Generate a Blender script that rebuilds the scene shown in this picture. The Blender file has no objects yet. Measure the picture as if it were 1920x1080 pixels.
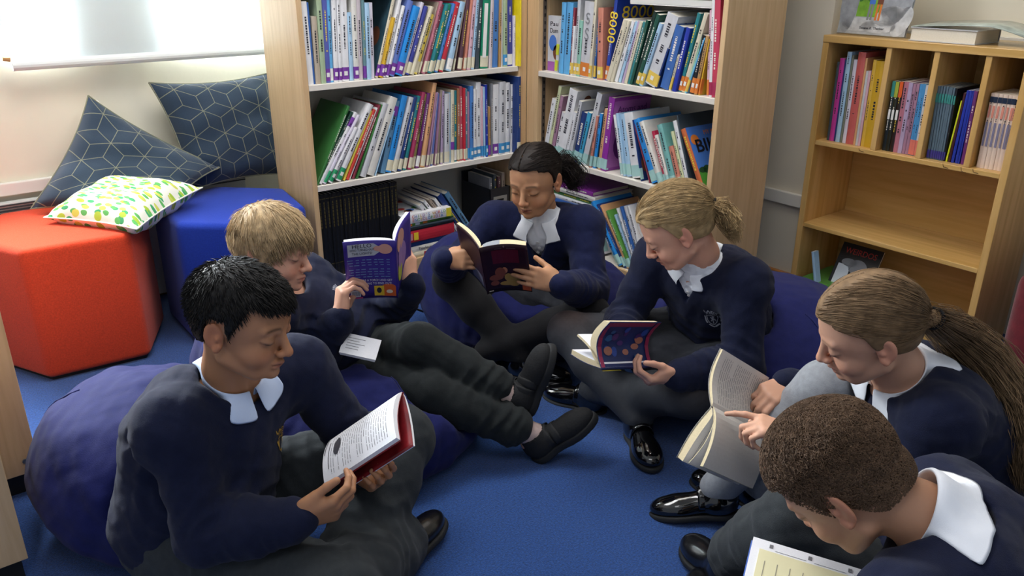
import bpy, bmesh, math, random
import numpy as np
from mathutils import Vector, Matrix
C = bpy.context.scene.collection
SC = bpy.context.scene
R = math.radians
random.seed(7)

# ------------------------------------------------------------------ camera
cam_d = bpy.data.cameras.new('camera')
cam = bpy.data.objects.new('camera', cam_d); C.objects.link(cam)
cam_d.sensor_width = 36.0; cam_d.lens = 36.0 * 1523.87 / 1920.0; cam_d.clip_start = 0.02
YAW, PITCH, ROLL = 0.901537, 0.383766, 0.002986
_f0 = Vector((math.cos(YAW), math.sin(YAW), 0)); _r0 = Vector((math.sin(YAW), -math.cos(YAW), 0)); _z = Vector((0, 0, 1))
_F = _f0 * math.cos(PITCH) - _z * math.sin(PITCH); _U = _f0 * math.sin(PITCH) + _z * math.cos(PITCH)
_r = _r0 * math.cos(ROLL) + _U * math.sin(ROLL); _u = _U * math.cos(ROLL) - _r0 * math.sin(ROLL)
_m = Matrix((_r, _u, -_F)).transposed().to_4x4(); _m.translation = (0, 0, 1.2)
cam.matrix_world = _m
SC.camera = cam

# ------------------------------------------------------------------ light and exposure
vs = SC.view_settings
vs.view_transform = 'Standard'; vs.look = 'None'; vs.gamma = 1.0; vs.use_curve_mapping = False
vs.exposure = 0.0
SC.cycles.max_bounces = 6; SC.cycles.diffuse_bounces = 3; SC.cycles.glossy_bounces = 3
SC.cycles.transmission_bounces = 4; SC.cycles.transparent_max_bounces = 6
SC.cycles.use_denoising = True; SC.cycles.caustics_reflective = False; SC.cycles.caustics_refractive = False
w = bpy.data.worlds.new('world'); SC.world = w; w.use_nodes = True
bg = w.node_tree.nodes['Background']; bg.inputs[0].default_value = (0.80, 0.88, 1.0, 1); bg.inputs[1].default_value = 0.46

def lamp(name, loc, target, sx, sy, power, col):
    d = bpy.data.lights.new(name, 'AREA'); d.shape = 'RECTANGLE'; d.size = sx; d.size_y = sy; d.energy = power; d.color = col
    o = bpy.data.objects.new(name, d); C.objects.link(o); o.location = loc
    o.rotation_euler = (Vector(target) - Vector(loc)).to_track_quat('-Z', 'Y').to_euler()
    return o
# daylight coming in at the window behind the roller blind
lamp('window_daylight', (0.75, 3.75, 1.65), (0.75, 3.0, 1.10), 1.9, 1.3, 800, (0.90, 0.96, 1.0))
# fluorescent ceiling panels of the room, then an added fill on the right
lamp('overhead_light', (0.85, 2.05, 2.38), (0.85, 2.05, 0), 1.2, 0.6, 27, (0.98, 0.98, 1.0))
lamp('overhead_light', (0.2, 0.2, 2.38), (0.3, 0.3, 0), 1.2, 0.6, 8, (0.98, 0.98, 1.0))

lamp('overhead_light', (1.75, 1.55, 2.38), (1.95, 1.5, 0), 1.2, 0.6, 17, (1.0, 0.96, 0.90))  # unseen warm light added to brighten the right wall and low bookcase

# ------------------------------------------------------------------ helpers
def col_lin(h):
    h = h.lstrip('#'); v = [int(h[i:i + 2], 16) / 255 for i in (0, 2, 4)]
    return tuple(c / 12.92 if c <= 0.04045 else ((c + 0.055) / 1.055) ** 2.4 for c in v) + (1,)
MC = {}
def mat(name, hexc, rough=0.6, noise=0.0, scale=40, bump=0.0, bscale=200, spec=0.4, coat=0.0, sheen=0.0, stretch=(1, 1, 1), metal=0.0, vcol=False, trans=0.0, detail=3):
    if name in MC: return MC[name]
    m = bpy.data.materials.new(name); m.use_nodes = True; nt = m.node_tree; N = nt.nodes; L = nt.links
    b = N['Principled BSDF']; c = col_lin(hexc)
    b.inputs['Base Color'].default_value = c; b.inputs['Roughness'].default_value = rough
    b.inputs['Specular IOR Level'].default_value = spec; b.inputs['Metallic'].default_value = metal
    b.inputs['Coat Weight'].default_value = coat; b.inputs['Sheen Weight'].default_value = sheen
    tc = N.new('ShaderNodeTexCoord'); mp = N.new('ShaderNodeMapping'); mp.inputs['Scale'].default_value = stretch
    L.new(tc.outputs['Object'], mp.inputs['Vector'])
    src = None
    if vcol:
        at = N.new('ShaderNodeAttribute'); at.attribute_name = 'Col'; src = at.outputs['Color']
        L.new(src, b.inputs['Base Color'])
    if noise:
        nz = N.new('ShaderNodeTexNoise'); nz.inputs['Scale'].default_value = scale; nz.inputs['Detail'].default_value = detail
        L.new(mp.outputs['Vector'], nz.inputs['Vector'])
        mr = N.new('ShaderNodeMapRange'); mr.inputs['From Min'].default_value = 0.3; mr.inputs['From Max'].default_value = 0.7
        mr.inputs['To Min'].default_value = 1 - noise; mr.inputs['To Max'].default_value = 1 + noise
        L.new(nz.outputs['Fac'], mr.inputs['Value'])
        mx = N.new('ShaderNodeVectorMath'); mx.operation = 'SCALE'
        if src: L.new(src, mx.inputs[0])
        else: mx.inputs[0].default_value = c[:3]
        L.new(mr.outputs['Result'], mx.inputs['Scale']); L.new(mx.outputs['Vector'], b.inputs['Base Color'])
    if bump:
        nb = N.new('ShaderNodeTexNoise'); nb.inputs['Scale'].default_value = bscale; nb.inputs['Detail'].default_value = 4
        L.new(mp.outputs['Vector'], nb.inputs['Vector'])
        bp = N.new('ShaderNodeBump'); bp.inputs['Strength'].default_value = bump; bp.inputs['Distance'].default_value = 0.003
        L.new(nb.outputs['Fac'], bp.inputs['Height']); L.new(bp.outputs['Normal'], b.inputs['Normal'])
    MC[name] = m
    return m

class MB:
    """collects shapes and links them as ONE mesh object"""
    def __init__(s): s.v = []; s.f = []; s.mi = []; s.n = 0
    def add(s, v, f, mi=0):
        s.v.append(np.asarray(v, float).reshape(-1, 3)); s.f += [tuple(i + s.n for i in q) for q in f]; s.mi += [mi] * len(f); s.n += len(s.v[-1])
    def box(s, lo, hi, mi=0, M=None):
        x0, y0, z0 = lo; x1, y1, z1 = hi
        v = np.array([(x0, y0, z0), (x1, y0, z0), (x1, y1, z0), (x0, y1, z0), (x0, y0, z1), (x1, y0, z1), (x1, y1, z1), (x0, y1, z1)], float)
        if M is not None: v = v @ np.array(M.to_3x3()).T + np.array(M.translation)
        s.add(v, [(0, 3, 2, 1), (4, 5, 6, 7), (0, 1, 5, 4), (1, 2, 6, 5), (2, 3, 7, 6), (3, 0, 4, 7)], mi)
    def prism(s, poly, z0, z1, mi=0):
        n = len(poly); v = [(x, y, z0) for x, y in poly] + [(x, y, z1) for x, y in poly]
        s.add(v, [tuple(reversed(range(n))), tuple(range(n, 2 * n))] + [(i, (i + 1) % n, n + (i + 1) % n, n + i) for i in range(n)], mi)
    def tube(s, pts, rad, n=8, mi=0, cap=True):
        pts = [Vector(p) for p in pts]; k = len(pts); rad = [rad] * k if np.isscalar(rad) else rad
        t0 = (pts[1] - pts[0]).normalized(); a = t0.orthogonal().normalized(); V = []
        for i, p in enumerate(pts):
            t = (pts[min(i + 1, k - 1)] - pts[max(i - 1, 0)]).normalized()
            a = (a - t * a.dot(t)).normalized(); b = t.cross(a)
            for j in range(n):
                an = 2 * math.pi * j / n; V.append(p + (a * math.cos(an) + b * math.sin(an)) * rad[i])
        F = [(i * n + j, i * n + (j + 1) % n, (i + 1) * n + (j + 1) % n, (i + 1) * n + j) for i in range(k - 1) for j in range(n)]
        if cap: F += [tuple(reversed(range(n))), tuple(range((k - 1) * n, k * n))]
        s.add([tuple(v) for v in V], F, mi)
    def grid(s, G, mi=0, closed_u=False):
        G = np.asarray(G, float); nu, nv = G.shape[:2]
        F = []
        for i in range(nu if closed_u else nu - 1):
            for j in range(nv - 1):
                i2 = (i + 1) % nu; F.append((i * nv + j, i2 * nv + j, i2 * nv + j + 1, i * nv + j + 1))
        s.add(G.reshape(-1, 3), F, mi)
    def build(s, name, mats, parent=None, smooth=False, bevel=0, colors=None, loc=None, rot=None):
        me = bpy.data.meshes.new(name)
        V = np.concatenate(s.v) if s.v else np.zeros((0, 3))
        me.from_pydata(V.tolist(), [], s.f)
        for m in (mats if isinstance(mats, (list, tuple)) else [mats]): me.materials.append(m)
        if any(s.mi): me.polygons.foreach_set('material_index', s.mi)
        if smooth: me.polygons.foreach_set('use_smooth', [True] * len(me.polygons))
        if colors is not None:
            at = me.color_attributes.new('Col', 'FLOAT_COLOR', 'POINT'); at.data.foreach_set('color', np.asarray(colors, np.float32).ravel())
        me.update(); o = bpy.data.objects.new(name, me); C.objects.link(o)
        if parent: o.parent = parent
        if loc is not None: o.location = loc
        if rot is not None: o.rotation_euler = rot
        if bevel:
            bv = o.modifiers.new('bevel', 'BEVEL'); bv.width = bevel; bv.segments = 2; bv.limit_method = 'ANGLE'; bv.angle_limit = R(40)
        return o
def tag(o, label, cat, group=None):
    o['label'] = label; o['category'] = cat
    if group: o['group'] = group
    return o
def thing(name, label, cat, loc=(0, 0, 0), rot=(0, 0, 0), group=None, M=None):
    o = bpy.data.objects.new(name, None); C.objects.link(o); o.empty_display_size = 0.05
    if M is not None: o.matrix_world = M
    else: o.location = loc; o.rotation_euler = rot
    return tag(o, label, cat, group)
def struct(name, mb, m, **k):
    o = mb.build(name, m, **k); o['kind'] = 'structure'; return o
def bx(lo, hi): m = MB(); m.box(lo, hi); return m
def frame_M(x, y, z, o):
    """matrix from three axes and an origin"""
    M = Matrix((Vector(x), Vector(y), Vector(z))).transposed().to_4x4(); M.translation = Vector(o); return M
def text_mesh(name, body, size, m, parent, M, extrude=0.0003, align='CENTER', spacing=1.0, bold=0.0, fit=None):
    cu = bpy.data.curves.new(name, 'FONT'); cu.body = body; cu.size = size; cu.extrude = extrude; cu.align_x = align; cu.align_y = 'CENTER'
    cu.space_character = spacing; cu.offset = bold; cu.resolution_u = 3
    t = bpy.data.objects.new(name, cu); C.objects.link(t)
    dg = bpy.context.evaluated_depsgraph_get(); me = bpy.data.meshes.new_from_object(t.evaluated_get(dg))
    bpy.data.objects.remove(t); bpy.data.curves.remove(cu)
    if fit:
        co = np.empty(len(me.vertices) * 3); me.vertices.foreach_get('co', co); co = co.reshape(-1, 3)
        wd = np.ptp(co[:, 0]); co[:, 0] = (co[:, 0] - co[:, 0].min() - wd / 2) * fit / wd; me.vertices.foreach_set('co', co.ravel())
    me.materials.clear(); me.materials.append(m)
    o = bpy.data.objects.new(name, me); C.objects.link(o)
    if parent: o.parent = parent
    o.matrix_local = M
    return o
# ------------------------------------------------------------------ materials of the room
def wood(name, light, dark, scale, axis, rough=0.45, coat=0.1):
    if name in MC: return MC[name]
    m = mat(name, light, rough, coat=coat); nt = m.node_tree; N = nt.nodes; L = nt.links; b = N['Principled BSDF']; mp = N['Mapping']
    st = [scale, scale, scale]; st[axis] = scale * 0.06; mp.inputs['Scale'].default_value = st
    nz = N.new('ShaderNodeTexNoise'); nz.inputs['Scale'].default_value = 1.0; nz.inputs['Detail'].default_value = 5; nz.inputs['Distortion'].default_value = 0.6
    L.new(mp.outputs['Vector'], nz.inputs['Vector'])
    rp = N.new('ShaderNodeValToRGB'); rp.color_ramp.elements[0].position = 0.32; rp.color_ramp.elements[1].position = 0.66
    rp.color_ramp.elements[0].color = col_lin(dark); rp.color_ramp.elements[1].color = col_lin(light)
    L.new(nz.outputs['Fac'], rp.inputs['Fac']); L.new(rp.outputs['Color'], b.inputs['Base Color'])
    return m
beech_z = wood('beech_laminate_upright', 'D6B68C', 'C8A67C', 60, 2)
beech_x = wood('beech_laminate_across', 'D6B68C', 'C8A67C', 60, 0)
beech_y = wood('beech_laminate_along', 'D6B68C', 'C8A67C', 60, 1)
oak_z = wood('oak_board_upright', 'DDB372', 'C79A52', 34, 2, 0.4, 0.25)
oak_y = wood('oak_board_along', 'DFB676', 'C99E56', 34, 1, 0.4, 0.25)
skirt_m = wood('skirting_board_wood', 'B87C40', 'A06832', 30, 1, 0.4, 0.3)
wall_m = mat('painted_wall', 'EAE3CE', 0.85, noise=0.02, scale=6, bump=0.08, bscale=60)
wall_r = mat('painted_wall_warm', 'E2D9C8', 0.85, noise=0.02, scale=6, bump=0.08, bscale=60)
trim_m = mat('painted_trim', 'E9E5DC', 0.5)
shelf_m = mat('shelf_melamine', 'E2DCD2', 0.45, noise=0.02)
back_m = mat('shelf_back_panel', 'D2CCBE', 0.6)
black_m = mat('black_plinth', '141416', 0.7)
metal_m = mat('grey_metal', '8C9094', 0.4, metal=0.8)
slot_m = mat('dark_slot', '3C4042', 0.7)

carpet_m = mat('blue_carpet', '224886', 0.95, noise=0.42, scale=210, bump=0.9, bscale=420, spec=0.1, sheen=0.25, detail=6)
ceil_m = mat('white_ceiling', 'F0EEE8', 0.9)

# ------------------------------------------------------------------ room shell
struct('floor', bx((-1.6, -1.2, -0.05), (3.3, 3.3, 0)), carpet_m)
WY = 3.12; WX = 2.65
m = MB()   # window wall with its two openings left and right of a pier
m.box((-1.6, WY, 0), (3.3, WY + 0.18, 0.95)); m.box((-1.6, WY, 1.95), (3.3, WY + 0.18, 2.45))
m.box((-1.6, WY, 0.95), (-0.35, WY + 0.18, 1.95)); m.box((0.56, WY, 0.95), (0.90, WY + 0.18, 1.95)); m.box((1.75, WY, 0.95), (3.3, WY + 0.18, 1.95))
struct('wall_left', m, wall_m)
m = MB(); m.box((WX, 1.60, 0), (WX + 0.9, 3.12, 2.45)); struct('wall_right', m, wall_r)
m = MB(); m.box((2.93, -1.2, 0), (3.10, 1.60, 2.45)); struct('wall_recess', m, wall_m)
struct('ceiling', bx((-1.6, -1.2, 2.45), (3.3, 3.3, 2.5)), ceil_m)
glass_m = bpy.data.materials.new('window_glass'); glass_m.use_nodes = True; _n = glass_m.node_tree
_t = _n.nodes.new('ShaderNodeBsdfTransparent'); _g = _n.nodes.new('ShaderNodeBsdfGlossy'); _g.inputs['Roughness'].default_value = 0.02; _x = _n.nodes.new('ShaderNodeMixShader'); _x.inputs[0].default_value = 0.07
_n.links.new(_t.outputs[0], _x.inputs[1]); _n.links.new(_g.outputs[0], _x.inputs[2]); _n.links.new(_x.outputs[0], _n.nodes['Material Output'].inputs['Surface'])
for i, (a, b) in enumerate(((-0.35, 0.56), (0.90, 1.75))):
    m = MB(); t = 0.045; y0, y1 = WY + 0.09, WY + 0.14
    m.box((a, y0, 0.95), (a + t, y1, 1.95)); m.box((b - t, y0, 0.95), (b, y1, 1.95)); m.box((a, y0, 0.95), (b, y1, 0.95 + t)); m.box((a, y0, 1.95 - t), (b, y1, 1.95))
    wdw = struct('window_%d' % (i + 1), m, trim_m)
    g = bx((a + t, WY + 0.11, 0.95 + t), (b - t, WY + 0.116, 1.95 - t)).build('pane', glass_m, wdw)
struct('trim_1', bx((-1.6, WY - 0.022, 0.466), (1.16, WY, 0.508)), trim_m, bevel=0.003)
m = MB(); m.box((WX - 0.018, 1.60, 0.350), (WX, 2.95, 0.398)); struct('trim_2', m, trim_m, bevel=0.003)
struct('baseboard_right', bx((WX - 0.02, 1.60, 0), (WX, 3.0, 0.088)), skirt_m, bevel=0.004)
struct('baseboard_left', bx((-1.6, WY - 0.02, 0), (2.6, WY, 0.088)), skirt_m, bevel=0.004)
# slotted warm-air grille strip under the ledge
t = thing('heater_grille', 'grey slotted convector grille under the ledge behind the red pouf', 'grille', (0, 0, 0))
m = MB(); m.box((-1.2, WY - 0.055, 0.02), (1.10, WY - 0.021, 0.45)); m.build('casing', mat('grille_enamel', 'C9CAC6', 0.5), t, bevel=0.003)
m = MB()
for k in range(5): m.box((-1.2, WY - 0.0585, 0.405 + k * 0.009), (1.10, WY - 0.0545, 0.4095 + k * 0.009))
m.build('slot', slot_m, t)

# ------------------------------------------------------------------ roller blind
bl_m = bpy.data.materials.new('blind_fabric'); bl_m.use_nodes = True; nt = bl_m.node_tree
b = nt.nodes['Principled BSDF']; b.inputs['Base Color'].default_value = col_lin('E4EAEC'); b.inputs['Roughness'].default_value = 0.9
tr = nt.nodes.new('ShaderNodeBsdfTranslucent'); tr.inputs[0].default_value = col_lin('E8EEF0')
mx = nt.nodes.new('ShaderNodeMixShader'); mx.inputs[0].default_value = 0.42
wv = nt.nodes.new('ShaderNodeTexNoise'); wv.inputs['Scale'].default_value = 160; bp = nt.nodes.new('ShaderNodeBump'); bp.inputs['Strength'].default_value = 0.15; bp.inputs['Distance'].default_value = 0.002
nt.links.new(wv.outputs['Fac'], bp.inputs['Height']); nt.links.new(bp.outputs['Normal'], b.inputs['Normal'])
nt.links.new(b.outputs[0], mx.inputs[1]); nt.links.new(tr.outputs[0], mx.inputs[2]); nt.links.new(mx.outputs[0], nt.nodes['Material Output'].inputs['Surface'])
t = thing('roller_blind', 'white roller blind glowing with daylight over the window', 'blind', (0.4, 3.06, 0.9))
m = MB(); m.box((0.0, 0, 0.0), (1.42, 0.0015, 1.10)); m.build('fabric', bl_m, t)
m = MB(); m.tube([(0.0, 0, -0.016), (1.42, 0, -0.016)], 0.017, 14); m.build('bottom_bar', mat('blind_bar', 'E6E9E6', 0.55), t, smooth=False)
m = MB(); m.tube([(-0.002, 0, 0.005), (-0.022, 0, 0.008)], [0.009, 0.007], 10); m.build('pull_knob', mat('knob_wood', 'C69A62', 0.5), t)
m = MB(); m.tube([(0.0, 0.0, 1.11), (1.42, 0.0, 1.11)], 0.022, 14); m.build('roller', trim_m, t)

# ------------------------------------------------------------------ tall bookcases in the corner
SH = (0.118, 0.468, 0.812, 1.14, 1.46)
def bookcase(name, label, axis, front, lo, hi, shelf_tops, depth=0.30, top=1.8, th=0.019, th2=0.019):
    """axis 0: runs along x with its front at y=front ; axis 1: runs along y with its front at x=front"""
    t = thing(name, label, 'bookcase', ((lo + hi) / 2, front, 0) if axis == 0 else (front, (lo + hi) / 2, 0))
    def P(n, a0, a1, d0, d1, z0, z1, m, bev=0.0015):
        if axis == 0: b_ = bx((a0, front + d0, z0), (a1, front + d1, z1))
        else: b_ = bx((front + d0, a0, z0), (front + d1, a1, z1))
        off = Vector(t.location); b_.v = [v - np.array(off) for v in b_.v]
        return b_.build(n, m, t, bevel=bev)
    grain = beech_x if axis == 0 else beech_y
    P('side_panel', lo, lo + th, 0, depth, 0, top, beech_z); P('side_panel', hi - th2, hi, 0, depth, 0, top, beech_z)
    P('back_panel', lo + th, hi - th2, depth - 0.008, depth, 0.07, top, back_m)
    for i, z in enumerate(shelf_tops):
        if i == 0:
            P('bottom_shelf', lo + th, hi - th2, 0.012, depth - 0.01, 0.072, z, shelf_m)
            P('front_rail', lo + th, hi - th2, 0.0, 0.012, 0.070, z, grain)
        else: P('shelf', lo + th + 0.001, hi - th2 - 0.001, 0.002, depth - 0.01, z - 0.020, z, shelf_m)
    P('top_panel', lo, hi, 0, depth, top, top + 0.02, grain)
    P('plinth', lo + th, hi - th2, 0.045, 0.06, 0, 0.072, black_m, 0)
    return t
bcL = bookcase('bookcase', 'tall beech bookcase by the window, encyclopedias along its bottom shelf', 0, 2.571, 1.154, 2.105, SH, th2=0.039)
bcR = bookcase('bookcase', 'tall beech bookcase against the right wall with face-out picture books', 1, 2.105, 1.619, 2.522, (0.118, 0.468, 0.797, 1.14, 1.46))
# the perforated adjusting strips inside the right-hand bookcase
m = MB()
for k in range(60): m.box((2.133, 2.4990, 0.13 + k * 0.028), (2.139, 2.5015, 0.142 + k * 0.028))
m.v = [v - np.array((2.105, 2.0705, 0)) for v in m.v]
m.build('slot_hole', black_m, bcR)
m = MB(); m.box((2.128, 2.5000, 0.12), (2.144, 2.5025, 1.8)); m.v = [v - np.array((2.105, 2.0705, 0)) for v in m.v]
m.build('shelf_strip', mat('dark_strip', '5A5048', 0.6), bcR)
# filler post closing the corner between the two units
tag(bx((2.106, 2.5225, 0), (2.130, 2.5705, 1.8)).build('corner_post', beech_z, bevel=0.001), 'narrow beech filler post in the corner between the tall bookcases', 'post')

# ------------------------------------------------------------------ low oak bookcase in the recess
t = lowbc = thing('low_bookcase', 'low oak bookcase with four book cubbies above two empty shelves', 'bookcase', (2.588, 1.258, 0))
o_ = np.array((2.588, 1.258, 0))
def LP(n, lo, hi, m, bev=0.002):
    b_ = bx(lo, hi); b_.v = [v - o_ for v in b_.v]; return b_.build(n, m, t, bevel=bev)
x0, x1, ya, yb = 2.588, 2.868, 0.930, 1.587
LP('side_panel', (x0, yb - 0.022, 0), (x1, yb, 0.946), oak_z); LP('side_panel', (x0, ya, 0), (x1, ya + 0.022, 0.946), oak_z)
LP('top_board', (x0 - 0.002, ya, 0.946), (x1, yb, 0.970), oak_y)
LP('back_panel', (x1 - 0.008, ya + 0.022, 0.03), (x1, yb - 0.022, 0.946), oak_y)
for z in (0.055, 0.318, 0.618): LP('shelf', (x0 + 0.002, ya + 0.022, z - 0.016 if z > 0.1 else 0.03), (x1 - 0.008, yb - 0.022, z), oak_y)
for y in (1.354, 1.202, 1.052): LP('divider', (x0 + 0.003, y - 0.009, 0.618), (x1 - 0.008, y + 0.009, 0.946), oak_z)
LP('plinth', (x0 + 0.012, ya + 0.022, 0), (x0 + 0.028, yb - 0.022, 0.03), oak_y)
m = MB()   # chipped veneer along the front edge of the cubby shelf
for y, h in ((1.40, 0.004), (1.12, 0.006), (1.065, 0.009), (1.03, 0.005)): m.tube([(x0 + 0.0015, y, 0.617), (x0 + 0.0012, y - 0.003, 0.614 - h), (x0 + 0.0012, y - 0.018, 0.612 - h)], 0.0009, 5)
m.v = [v - o_ for v in m.v]; m.build('veneer_chip', mat('chip_dark', '5A4020', 0.8), t)
struct('trim_3', bx((2.905, 0.5, 0.93), (2.93, 1.60, 0.975)), trim_m)

# ------------------------------------------------------------------ hexagonal poufs
def pouf(label, poly, hexc, name):
    c = np.mean(poly, axis=0)
    t = thing('hexagonal_pouf', label, 'pouf', (c[0], c[1], 0))
    p = [(x - c[0], y - c[1]) for x, y in poly]
    m = MB(); m.prism(p, 0.010, 0.425)
    o = m.build('upholstery', mat(name, hexc, 0.95, noise=0.12, scale=240, bump=0.5, bscale=500, spec=0.1, sheen=0.12), t)
    bv = o.modifiers.new('b', 'BEVEL'); bv.width = 0.020; bv.segments = 4
    o.data.polygons.foreach_set('use_smooth', [True] * len(o.data.polygons))
    m = MB(); m.prism([(x * 0.93, y * 0.93) for x, y in p], 0.0, 0.010); m.build('base', black_m, t)
pouf('red felt hexagonal pouf under the window, green leaf cushion on it', [(0.255, 2.588), (0.545, 2.567), (0.668, 2.832), (0.560, 3.055), (0.270, 3.060), (0.135, 2.84)], 'D8472A', 'red_felt')
pouf('royal blue felt hexagonal pouf beside the tall bookcase', [(0.690, 2.585), (0.86, 2.43), (1.10, 2.515), (1.143, 2.79), (0.95, 2.97), (0.695, 2.87)], '1C3696', 'blue_felt')

# ------------------------------------------------------------------ low browser units at the left edge
def low_unit(label, x, y, w_, h, body_h):
    t = thing('low_shelf_unit', label, 'shelf unit', (x, y, 0))
    m = MB(); m.box((-w_, 0, 0.058), (0, 0.019, h)); m.build('end_panel', beech_z, t, bevel=0.0015)
    m = MB(); m.box((-w_, 0.019, 0.07), (-0.05, 0.26, body_h)); m.build('cabinet', beech_z, t)
    m = MB(); m.box((-w_, 0.02, 0), (-0.012, 0.20, 0.058)); m.build('plinth', black_m, t)
    return t
lu = low_unit('low beech shelf unit at the left edge, red card on top', 0.134, 2.0, 0.45, 0.52, 0.36)
m = MB(); m.tube([(-0.026, -0.004, 0.093), (-0.026, 0.002, 0.093)], 0.006, 10); m.build('bolt', metal_m, lu)
low_unit('nearest beech shelf unit, cut off by the lower left corner', 0.053, 1.664, 0.40, 0.52, 0.36)
t = thing('shelf_card', 'small red and white card standing on the low beech unit', 'card', (0.105, 2.008, 0.5205))
m = MB(); m.box((-0.05, 0, 0), (0.040, 0.0015, 0.045)); m.build('card', mat('red_card', 'C8402E', 0.5), t)
m = MB(); m.box((-0.02, -0.0006, 0.014), (0.022, 0, 0.034)); m.build('white_panel', mat('card_white', 'E8E8E4', 0.6), t)
# ------------------------------------------------------------------ books on the shelves
PAL = dict([s.split('=') for s in '''acid yellow=D2DC2A|apricot=DDA878|beige=B9AC9A|black=1C1C20|black and lime=23261C|black and orange=2A1E1A|black and teal=182226|black green=16302A|bottle green=1E5244|bright blue=2C8EDC|copper brown=A86C4E|coral=CC6460|coral and blue=4C94CC|cornflower blue=4A80C4|cream=DAD2BA|cream and peach=E4CDBC|crimson=BE2A4C|crimson and white=C23A58|cyan blue=42A6CC|dark green=24463A|dark maroon=46202A|deep blue=2440A0|denim blue=3A66AC|dusty pink=B87484|emerald green=1E8664|golden yellow=DDB448|grass green=5E9A48|grey=7C7E84|grey teal=688C92|indigo=3C4294|leaf green=3E7A40|lilac=B8A4C4|lilac white=DDD8E6|magenta pink=C43C98|magenta purple=8E309A|maroon=8A3848|mauve=A87E96|mint green=92C6B4|mustard yellow=D2A82E|navy blue=223C78|off-white=E0DED6|olive=A09658|olive grey=7E8270|orange and blue=C86A40|pale blue=A8CBE6|pale grey=CDCED2|pale lime=D2D8AA|pale pink=D8B0BE|periwinkle blue=6C82C8|plum brown=5C3E48|purple=6E3274|raspberry=A83C60|red=C43040|rose grey=CBBFC4|rose red=B85462|royal blue=2438A4|sage green=A6BA98|salmon=CC8470|seafoam=78B4B0|sky blue=64B0E4|slate=3C4852|slate teal=5C8A9A|steel blue=5E8CB0|steel grey=5A6E7C|tan=B8905C|taupe=A49486|teal=2A8088|tomato red=D2483C|violet blue=5A62B0|white=E8E8EA|yellow=EFD85A|bright yellow=EED820'''.replace('\n', '').split('|')])
STK = {'p': ('purple', '7A3FA0'), 'c': ('cream', 'DCD6BC'), 'w': ('white', 'E8E8E8'), 'o': ('yellow', 'E2C25A'), 'O': ('orange', 'DB8038'), 'b': ('light blue', '4494CC'), 'a': ('aqua', 'A9D2CE'), 'g': ('green', '2E9C68'), 'r': ('crimson', 'A83058'), 't': ('purple', '6A3A98'), 'v': ('purple', '7A3FA0')}
page_m = mat('book_pages', 'E6DFCE', 0.85, noise=0.05, scale=400, stretch=(1, 0.02, 1))
white_m = mat('sticker_white', 'ECEBE8', 0.5)
lett_d = mat('spine_ink_dark', '2A2A34', 0.5); lett_l = mat('spine_ink_light', 'EEE9DC', 0.5); lett_y = mat('spine_ink_yellow', 'E8CF4A', 0.5)
def cover_mat(desc): return mat('cover_' + desc.replace(' ', '_'), PAL[desc], 0.34, noise=0.07, scale=25, coat=0.25)
def stick_mat(k): return mat('sticker_' + STK[k][0].replace(' ', '_'), STK[k][1], 0.45)
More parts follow.
